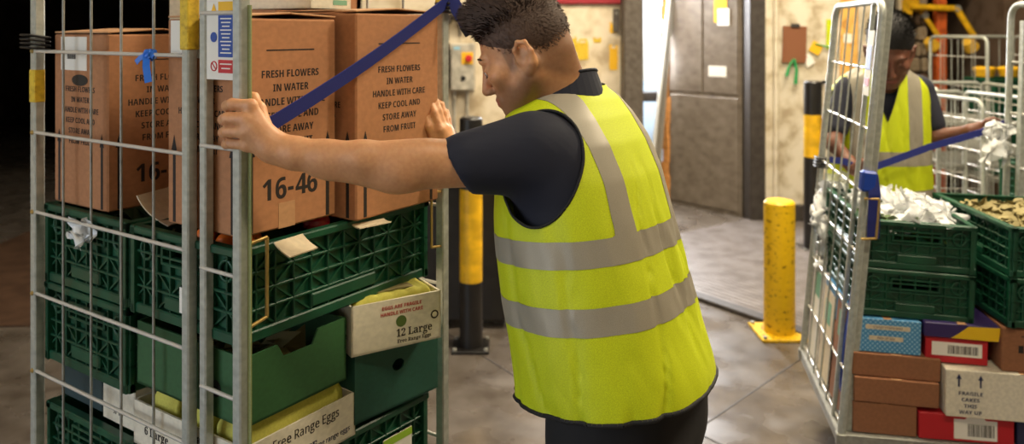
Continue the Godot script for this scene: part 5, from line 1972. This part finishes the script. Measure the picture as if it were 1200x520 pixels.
	for k in 13:
		crest.append(Vector2(cos(PI * k / 12) * 0.035, sin(PI * k / 12) * 0.018))
	extrude(st, crest, 0.0008)
	part("crest", st.commit(), M.paper, r2, T(0.03, 0.0755, 0.2508))
	carton("navy_box", "navy blue box on the cage deck at the edge of the picture", Vector3(0.28, 0.092, 0.5), M.navy_box, oc(0.72, 0.27, -0.25, 0, 0.0))
	# straps on the gate
	var s := thing("ratchet_strap", "blue webbing strap hanging down the leaning gate", "strap")
	part("webbing", ribbon([at(1016, 212, 2.93), at(1010, 260, 2.95), at(1000, 330, 2.97), at(989, 400, 3.0), at(984, 455, 3.02)], [Vector3(0.3, 0, -1)], 0.05), M.blue_bright, s)
	part("buckle", box_mesh(Vector3(0.055, 0.075, 0.035), 0.008), M.blue_bright, s, Transform3D(Basis(Vector3.BACK, -0.1), at(1017, 212, 2.87)))
	part("strap_tail", ribbon([at(1022, 205, 2.86), at(1025, 228, 2.85), at(1024, 258, 2.85), at(1023, 279, 2.855)], [Vector3(1, 0, 0.1)], 0.042), M.blue_strap, s)
	s = thing("ratchet_strap", "blue webbing strap pulled tight by the woman's hands", "strap")
	part("webbing", ribbon([at(972, 187, 3.6), at(990, 189, 3.57), at(1012, 201, 3.54), at(1030, 194, 3.53), at(1090, 172, 3.5), at(1150, 155, 3.48), at(1172, 146, 3.53), at(1184, 142, 3.57)], [Vector3(0.1, 1, 0)], 0.03), M.blue_strap, s)
	s = thing("plastic_bag", "crumpled translucent bag in the woman's outstretched hand", "plastic bag", Transform3D(Basis(), at(1163, 166, 3.5)))
	part("film", film_sheet(0.1, 0.15, 0.045, 71, 16), M.film_white, s, Transform3D(Basis(Vector3.RIGHT, 1.4), Vector3(0, 0.0, 0.03)))
	part("corner", film_sheet(0.1, 0.06, 0.03, 72, 10), M.film_white, s, Transform3D(Basis(Vector3.RIGHT, 1.3), Vector3(0.04, 0.06, 0.02)))
	s = thing("plastic_bag", "crumpled clear film caught behind the leaning gate", "plastic bag", Transform3D(Basis(), at(974, 262, 3.55)))
	part("film", film_sheet(0.16, 0.34, 0.09, 73, 20), M.film_white, s, Transform3D(Basis(Vector3.UP, 1.2) * Basis(Vector3.RIGHT, 1.5), Vector3.ZERO))
	part("film", film_sheet(0.12, 0.26, 0.09, 74, 16), M.film, s, Transform3D(Basis(Vector3.UP, 1.0) * Basis(Vector3.RIGHT, 1.4), Vector3(0.02, 0.03, 0.04)))
	# upright sheets of card slipped between the gate and the boxes
	for q in [["white_sheet", "white card sheet standing behind the lower gate at its far end", -0.66, 0.2, M.paper, 0.42], ["paper_sack", "pale paper sack standing behind the middle of the lower gate", -0.43, 0.2, M.card_cream, 0.36], ["brown_sheet", "brown card sheet standing behind the lower gate near its front post", -0.2, 0.18, M.card_brown, 0.4]]:
		var k := thing(q[0], q[1], "card", other_frame * T(0.02, 0, 0) * Transform3D(Basis(Vector3.BACK, -0.092), Vector3.ZERO) * T(-0.029, 0.285, q[2]))
		part("sheet", box_mesh(Vector3(0.005, q[5], q[3]), 0.001, Vector3(0, q[5] * 0.5, 0)), q[4], k)
		part("printed_panel", box_mesh(Vector3(0.0006, q[5] * 0.25, q[3] * 0.5), 0.0, Vector3(-0.003, q[5] * 0.75, 0)), M.ink_green, k)

func barcode_label(o: Node3D, x: float, y: float, z: float, w: float, h: float) -> void:
	part("label_sheet", box_mesh(Vector3(w, h, 0.0006)), M.paper, o, T(x, y, z))
	var st := mb()
	rng.seed = 13
	var u := -w * 0.18
	while u < w * 0.42:
		var t := rng.randf_range(0.001, 0.004)
		bx(st, T(x + u + t * 0.5, y - h * 0.02, z + 0.0005), Vector3(t, h * 0.62, 0.0004))
		u += t + rng.randf_range(0.001, 0.003)
	part("barcode", st.commit(), M.ink, o)

# ---------------------------------------------------------------- things further back
func bollard(label: String, x: float, d: float, r: float, h: float, bands: Array, plate := true) -> void:
	var o := thing("bollard", label, "bollard", T(x, 0, -d), "bollards")
	var y := 0.0
	for b in bands:
		var y1: float = b[0] * h
		var prof := [[r, y], [r, y1]]
		if b == bands.back():
			prof = [[r, y], [r, y1 - 0.012], [r - 0.012, y1], [0.0005, y1]]
		part("shaft", lathe(prof, 30), b[1], o)
		y = y1
	if plate:
		part("foot_plate", box_mesh(Vector3(r * 3.2, 0.016, r * 3.2), 0.003, Vector3(0, 0.008, 0)), bands[0][1], o)
		for sx in [-1.0, 1.0]:
			for sz in [-1.0, 1.0]:
				part("anchor_bolt", lathe([[0.0005, 0.03], [0.012, 0.028], [0.012, 0.016]], 8), M.galv_dull, o, T(sx * r * 1.35, 0, sz * r * 1.35))

func plain_cage(label: String, xf: Transform3D, w: float, d: float, h: float, shelves: Array) -> void:
	var o := thing("roll_cage", label, "roll cage", xf, "empty roll cages parked at the back")
	for s in [0.0, w]:
		cage_panel(o, "side_panel", T(s, 0, 0), d, 0.18, h, [h * 0.3, h * 0.45, h * 0.6, h * 0.75, h * 0.9], 4)
	cage_panel(o, "back_panel", Transform3D(Basis(Vector3.UP, -PI / 2), Vector3(0, 0, -d)), w, 0.18, h, [h * 0.35, h * 0.55, h * 0.75], 5)
	for y in shelves:
		var st := mb()
		for i in 8:
			bx(st, T(w * 0.5, y, -0.03 - i * (d - 0.06) / 7.0), Vector3(w, 0.012, 0.02), 0.002)
		bx(st, T(w * 0.5, y, 0), Vector3(w, 0.03, 0.02), 0.002)
		part("shelf", st.commit(), M.galv_dull, o)
	for cx in [0.06, w - 0.06]:
		for cz in [-0.06, -d + 0.06]:
			castor(o, Vector3(cx, 0, cz))

func background() -> void:
	bollard("chipped yellow bollard standing on the concrete by the second cage", 1.515, 4.55, 0.086, 0.755, [[1.0, M.yellow_paint]])
	bollard("black bollard with a yellow sleeve between the cage and the man", -0.222, 4.35, 0.062, 1.25, [[0.29, M.black_paint], [0.69, M.yellow_clean], [1.0, M.black_paint]])
	bollard("black and yellow bollard against the clipboard wall", 2.36, 6.3, 0.068, 1.32, [[0.55, M.black_paint], [0.8, M.yellow_clean], [1.0, M.black_paint]])
	bollard("plain yellow bollard behind the woman", 2.42, 4.75, 0.05, 0.97, [[1.0, M.yellow_clean]])
	# tyre-like ring hung over the bollard at the wall
	var o := thing("cable_hoop", "dark hoop hanging on the wall above the black and yellow bollard", "hoop", Transform3D(Basis(), at(966, 118, 7.185)))
	var ring := []
	for k in 25:
		ring.append(Vector3(cos(TAU * k / 24) * 0.09, sin(TAU * k / 24) * 0.17, 0))
	part("loop", tube_mesh(ring, 0.014, -1, 6), M.rubber, o)
	# bins
	o = thing("waste_bin", "black wheeled bin lined with a black bag behind the bollard", "bin", T(-0.24, 0, -4.85))
	var st := mb()
	var lo := 0.24
	var hi := 0.31
	for s in [[0, 1], [0, -1], [1, 1], [1, -1]]:
		var n := Vector3(s[1], 0, 0) if s[0] == 0 else Vector3(0, 0, s[1])
		var u := Vector3(0, 0, 1) if s[0] == 0 else Vector3(1, 0, 0)
		quad(st, n * lo + u * lo + Vector3(0, 0.06, 0), n * lo - u * lo + Vector3(0, 0.06, 0), n * hi - u * hi + Vector3(0, 0.84, 0), n * hi + u * hi + Vector3(0, 0.84, 0), n)
	bx(st, T(0, 0.07, 0), Vector3(lo * 2, 0.03, lo * 2), 0.005)
	part("body", st.commit(), M.bin_plastic, o)
	st = mb()
	for s in [-1.0, 1.0]:
		bx(st, T(s * hi, 0.84, 0), Vector3(0.035, 0.03, hi * 2 + 0.035), 0.006)
		bx(st, T(0, 0.84, s * hi), Vector3(hi * 2 + 0.035, 0.03, 0.035), 0.006)
	part("rim", st.commit(), M.bin_plastic, o)
	for s in [-1.0, 1.0]:
		part("wheel", lathe([[0.0005, -0.02], [0.07, -0.02], [0.07, 0.02], [0.0005, 0.02]], 18), M.rubber, o, Transform3D(Basis(Vector3.BACK, PI / 2), Vector3(s * 0.17, 0.07, -0.2)))
	o = thing("bin_bag", "crumpled black bag bulging over the rim of the bin", "bag", T(-0.24, 0.855, -4.85))
	part("film", crumple(Vector3(0.29, 0.06, 0.29), 88, 18, 0.6), M.bag_black, o)
	# switch boxes and conduits on the cream wall
	var wz := 7.98
	o = thing("isolator_box", "pale grey isolator box with a red and yellow rotary switch", "switch box", Transform3D(Basis(), at(543, 105, wz)))
	part("enclosure", box_mesh(Vector3(0.235, 0.46, 0.12), 0.012, Vector3(0, 0.23, 0.06)), M.switch_grey, o)
	part("switch_plate", box_mesh(Vector3(0.115, 0.12, 0.006), 0.003, Vector3(0.045, 0.315, 0.123)), M.sign_yellow, o)
	part("rotary_knob", lathe([[0.0005, 0.04], [0.032, 0.036], [0.036, 0.0]], 16), M.sign_red, o, Transform3D(Basis(Vector3.RIGHT, PI / 2), Vector3(0.06, 0.315, 0.125)))
	part("lock", lathe([[0.0005, 0.012], [0.024, 0.01], [0.026, 0.0]], 14), M.rubber, o, Transform3D(Basis(Vector3.RIGHT, PI / 2), Vector3(0.005, 0.12, 0.12)))
	part("maker_plate", box_mesh(Vector3(0.06, 0.03, 0.002), 0.0, Vector3(-0.055, 0.415, 0.121)), M.blue_check, o)
	o = thing("control_panel", "dark control panel with orange and red labels beside the isolator box", "switch box", Transform3D(Basis(), at(520, 103, wz)))
	part("enclosure", box_mesh(Vector3(0.12, 0.45, 0.1), 0.01, Vector3(0, 0.225, 0.05)), M.frame_dark, o)
	part("orange_label", box_mesh(Vector3(0.055, 0.045, 0.003), 0.0, Vector3(0, 0.4, 0.101)), M.sign_yellow, o)
	part("blue_label", box_mesh(Vector3(0.075, 0.03, 0.003), 0.0, Vector3(0, 0.355, 0.101)), M.blue_check, o)
	part("red_label", box_mesh(Vector3(0.08, 0.17, 0.003), 0.0, Vector3(0, 0.18, 0.101)), M.ink_red, o)
	part("paper_strip", box_mesh(Vector3(0.06, 0.05, 0.002), 0.0, Vector3(0, 0.09, 0.1035)), M.paper, o)
	o = thing("fuse_cabinet", "cream fuse cabinet high on the wall above the isolator box", "cabinet", Transform3D(Basis(), at(550, 18, wz)))
	part("enclosure", box_mesh(Vector3(0.34, 0.5, 0.14), 0.012, Vector3(0, 0.25, 0.07)), M.switch_grey, o)
	part("door", box_mesh(Vector3(0.3, 0.44, 0.012), 0.006, Vector3(0, 0.25, 0.146)), M.cream_wall, o)
	o = thing("junction_box", "small grey junction box and conduit beside the fuse cabinet", "switch box", Transform3D(Basis(), at(522, 28, wz)))
	part("enclosure", box_mesh(Vector3(0.12, 0.1, 0.06), 0.01, Vector3(0, 0.05, 0.03)), M.column, o)
	part("conduit", tube_mesh([Vector3(0.02, 0.0, 0.03), Vector3(0.02, -0.17, 0.03)], 0.014), M.column, o)
	part("conduit", tube_mesh([Vector3(0.06, 0.05, 0.03), Vector3(0.14, 0.05, 0.03), Vector3(0.15, -0.12, 0.03)], 0.014), M.column, o)
	for q in [[533, "first grey conduit running down from the isolator box"], [548, "second grey conduit running down from the isolator box"]]:
		o = thing("conduit_pipe", q[1], "pipe", Transform3D(Basis(), Vector3((q[0] - 600.0) / FOC * wz, 0, -wz)))
		part("pipe", tube_mesh([Vector3(0, 0, 0.025), Vector3(0, 1.12, 0.025)], 0.016), M.switch_grey, o)
		part("saddle_clip", box_mesh(Vector3(0.05, 0.03, 0.045), 0.006, Vector3(0, 0.7, 0.022)), M.galv_dull, o)
	# papers on the wall right of the man's head
	var ps := [[683, 70, 0.12, 0.2, "torn ochre paper patch low on the cream wall", M.yellow_tape], [672, 62, 0.07, 0.17, "small ochre paper scrap next to the man's neck", M.yellow_tape], [700, 50, 0.08, 0.055, "short ochre paper strip on the cream wall", M.yellow_tape], [719, 82, 0.085, 0.25, "tall yellow notice by the steel column", M.sign_yellow], [719, 39, 0.08, 0.11, "yellow hanging tag below the grey bracket", M.sign_yellow], [695, 100, 0.16, 0.24, "pale stained paper sheet below the yellow notices", M.card_cream]]
	for q in ps:
		o = thing("wall_paper_scrap", q[4], "paper", Transform3D(Basis(), at(q[0], q[1], 7.995)))
		rng.seed = int(q[0])
		var pts := PackedVector2Array()
		for k in 16:
			var t := TAU * k / 16
			var e := Vector2(clampf(cos(t) * 1.35, -1, 1) * q[2] * 0.5, clampf(sin(t) * 1.35, -1, 1) * q[3] * 0.5 + q[3] * 0.5)
			pts.append(e * rng.randf_range(0.88, 1.06))
		st = mb()
		extrude(st, pts, 0.004)
		part("sheet", st.commit(), q[5], o)
		part("tape_strip", box_mesh(Vector3(q[2] * 0.5, 0.02, 0.001), 0.0, Vector3(0, q[3] * 0.9, 0.0028)), M.card_cream, o)
	o = thing("wall_bracket", "grey metal bracket on the wall above the yellow tag", "bracket", Transform3D(Basis(), at(722, 38, 7.995)))
	part("plate", box_mesh(Vector3(0.065, 0.24, 0.03), 0.004, Vector3(0, 0.12, 0.015)), M.column, o)
	part("bolt", lathe([[0.0005, 0.012], [0.012, 0.01], [0.012, 0.0]], 8), M.galv_dull, o, Transform3D(Basis(Vector3.RIGHT, PI / 2), Vector3(0, 0.19, 0.03)))
	# rolled strip curtain hanging askew in the daylight gap
	o = thing("strip_curtain", "grey plastic curtain drawn askew across the daylight gap", "curtain")
	st = mb()
	var cols := 12
	for i in cols:
		for j in 8:
			var q := []
			for k in [[0, 0], [1, 0], [1, 1], [0, 1]]:
				var u: float = float(i + k[0]) / cols
				var w: float = float(j + k[1]) / 8
				var left := lerpf(790, 762, w)
				var right := lerpf(795, 774, w)
				var p := at(lerpf(left, right, u), lerpf(-60, 200, w), 7.98)
				q.append(p + Vector3(0, 0, sin(u * 9.0) * 0.02))
			quad(st, q[0], q[1], q[2], q[3], Vector3.BACK)
	part("sheet", st.commit(), M.curtain, o)
	part("edge_bar", tube_mesh([at(791, -60, 7.94), at(763, 200, 7.94)], 0.018), M.film_white, o)
	# clipboard, papers and ribbons on the pier
	var pz := 7.19
	o = thing("clipboard", "brown clipboard hanging on the cream pier", "clipboard", Transform3D(Basis(Vector3.BACK, -0.03), at(930, 75, pz)))
	part("board", box_mesh(Vector3(0.215, 0.33, 0.01), 0.003, Vector3(0, 0.175, 0.006)), M.clip_brown, o)
	part("clip", box_mesh(Vector3(0.08, 0.035, 0.022), 0.006, Vector3(0, 0.345, 0.014)), M.frame_dark, o)
	o = thing("green_ribbon", "green string hanging from the clipboard", "string", Transform3D(Basis(), at(931, 72, pz - 0.03)))
	part("strand", tube_mesh([Vector3(0, 0.02, 0), Vector3(0.02, -0.08, 0), Vector3(0.01, -0.2, 0)], 0.012, 0.016, 6), M.green_ribbon, o)
	part("strand", tube_mesh([Vector3(-0.01, 0.02, 0), Vector3(-0.05, -0.05, 0), Vector3(-0.07, -0.13, 0)], 0.008, 0.016, 6), M.green_ribbon, o)
	o = thing("paper_note", "yellow paper note pinned beside the clipboard", "paper", Transform3D(Basis(Vector3.BACK, -0.5), at(953, 62, pz)))
	part("sheet", box_mesh(Vector3(0.1, 0.1, 0.004), 0.0, Vector3(0, 0.05, 0.004)), M.sign_yellow, o)
	part("pin", lathe([[0.0005, 0.01], [0.006, 0.008], [0.006, 0.0]], 8), M.green_ribbon, o, Transform3D(Basis(Vector3.RIGHT, PI / 2), Vector3(0, 0.085, 0.006)))
	o = thing("paper_note", "white paper note below the yellow note", "paper", Transform3D(Basis(Vector3.BACK, 0.6), at(951, 76, pz)))
	part("sheet", box_mesh(Vector3(0.08, 0.1, 0.004), 0.0, Vector3(0, 0.05, 0.003)), M.paper, o)
	part("pin", lathe([[0.0005, 0.01], [0.006, 0.008], [0.006, 0.0]], 8), M.sign_red, o, Transform3D(Basis(Vector3.RIGHT, PI / 2), Vector3(0, 0.085, 0.005)))
	o = thing("lime_sheet", "lime green sheet high on the pier behind the gate", "paper", Transform3D(Basis(), at(972, 58, pz)))
	part("sheet", box_mesh(Vector3(0.06, 0.27, 0.004), 0.0, Vector3(0, 0.135, 0.004)), M.hi_vis, o)
	part("string", tube_mesh([Vector3(-0.13, 0.05, 0.01), Vector3(0, 0.02, 0.01)], 0.006), M.green_ribbon, o)
	o = thing("timber_board", "pale orange board on the pier seen through the gate", "board", Transform3D(Basis(), at(994, 92, pz)))
	part("board", box_mesh(Vector3(0.15, 0.75, 0.03), 0.006, Vector3(0, 0.375, 0.016)), M.orange_pale, o)
	part("label", box_mesh(Vector3(0.07, 0.08, 0.003), 0.0, Vector3(-0.02, 0.36, 0.032)), M.paper, o)
	# articulated dock lamps
	for q in [["yellow dock lamp on a jointed arm beside the dark doorway", 1066, 8, 1121, 10, 1143, 45, 1136, 52, 8.08, 0.022], ["smaller yellow dock lamp behind the first one", 1074, 4, 1083, 18, 1102, 46, 1091, 51, 8.17, 0.018]]:
		o = thing("dock_lamp", q[0], "lamp", Transform3D(Basis(), at(q[1], q[2], q[9])))
		var base := at(q[1], q[2], q[9])
		var j1 := at(q[3], q[4], q[9]) - base
		var j2 := at(q[5], q[6], q[9]) - base
		var hd := at(q[7], q[8], q[9]) - base
		part("wall_bracket", box_mesh(Vector3(0.1, 0.16, 0.1), 0.008, Vector3(-0.02, 0, -0.04)), M.yellow_clean, o)
		part("arm", tube_mesh([Vector3.ZERO, j1], q[10] * 1.5, -1, 8), M.yellow_clean, o)
		part("arm", tube_mesh([j1, j2], q[10] * 1.5, -1, 8), M.yellow_clean, o)
		part("joint", lathe([[0.0005, -0.03], [0.035, -0.03], [0.035, 0.03], [0.0005, 0.03]], 14), M.galv_dull, o, Transform3D(Basis(Vector3.RIGHT, PI / 2), j1))
		part("lamp_housing", lathe([[0.0005, 0.06], [0.05, 0.05], [0.075, -0.05], [0.07, -0.06], [0.0005, -0.05]], 18), M.lamp_head, o, Transform3D(Basis(Vector3(0.6, 0, 1).normalized(), 0.9), hd))
		part("lens", lathe([[0.055, 0.0], [0.0005, -0.012]], 16), M.paper, o, Transform3D(Basis(Vector3(0.6, 0, 1).normalized(), 0.9), hd) * T(0, -0.055, 0))
	# parked cages and crates
	plain_cage("low grey roll cage with shelves behind the woman's elbow", Transform3D(Basis(Vector3.UP, -0.1), Vector3(3.05, 0, -5.75)), 0.62, 0.7, 1.3, [0.4, 0.75, 1.05])
	plain_cage("taller grey roll cage behind the woman's outstretched arm", Transform3D(Basis(Vector3.UP, 0.15), Vector3(2.92, 0, -4.98)), 0.42, 0.7, 1.28, [0.5, 0.95])
	plain_cage("tall roll cage at the far back holding dark crates", Transform3D(Basis(Vector3.UP, 0.1), Vector3(3.85, 0, -6.5)), 0.8, 0.75, 1.66, [0.5])
	var y := 0.52
	for i in 4:
		crate(["dark crate lowest in the far back cage", "dark crate second in the far back cage", "dark crate third in the far back cage", "dark crate topmost in the far back cage under yellow lids"][i], Transform3D(Basis(Vector3.UP, 0.1), Vector3(4.28, y, -6.9)), "crates in the far back cage", 0.6, 0.4, 0.19)
		y += 0.2
	for i in 3:
		o = thing("yellow_tub", ["yellow tub on the dark crates nearest the dock lamp", "yellow tub in the middle on the dark crates", "yellow tub on the dark crates nearest the picture edge"][i], "tub", Transform3D(Basis(), Vector3(4.06 + i * 0.21, y + 0.0, -6.9)))
		part("tub", lathe([[0.0005, 0.0], [0.07, 0.0], [0.085, 0.06]], 18), M.yellow_clean, o)
		part("lid", lathe([[0.09, 0.06], [0.09, 0.075], [0.07, 0.085], [0.0005, 0.087]], 18), M.sign_yellow, o)
	for i in 5:
		crate(["crate on the floor behind the second cage, lowest", "crate behind the second cage, second from the floor", "crate behind the second cage, third from the floor", "crate behind the second cage, fourth from the floor", "crate behind the second cage, topmost"][i], Transform3D(Basis(Vector3.UP, 0.2), Vector3(3.05, 0.0 + i * 0.2, -4.35)), "crates stacked behind the second cage", 0.6, 0.4, 0.2)

func _ready() -> void:
	materials()
	setup()
	building()
	left_cage()
	right_cage()
	man()
	woman()
	left_goods()
	right_goods()
	background()
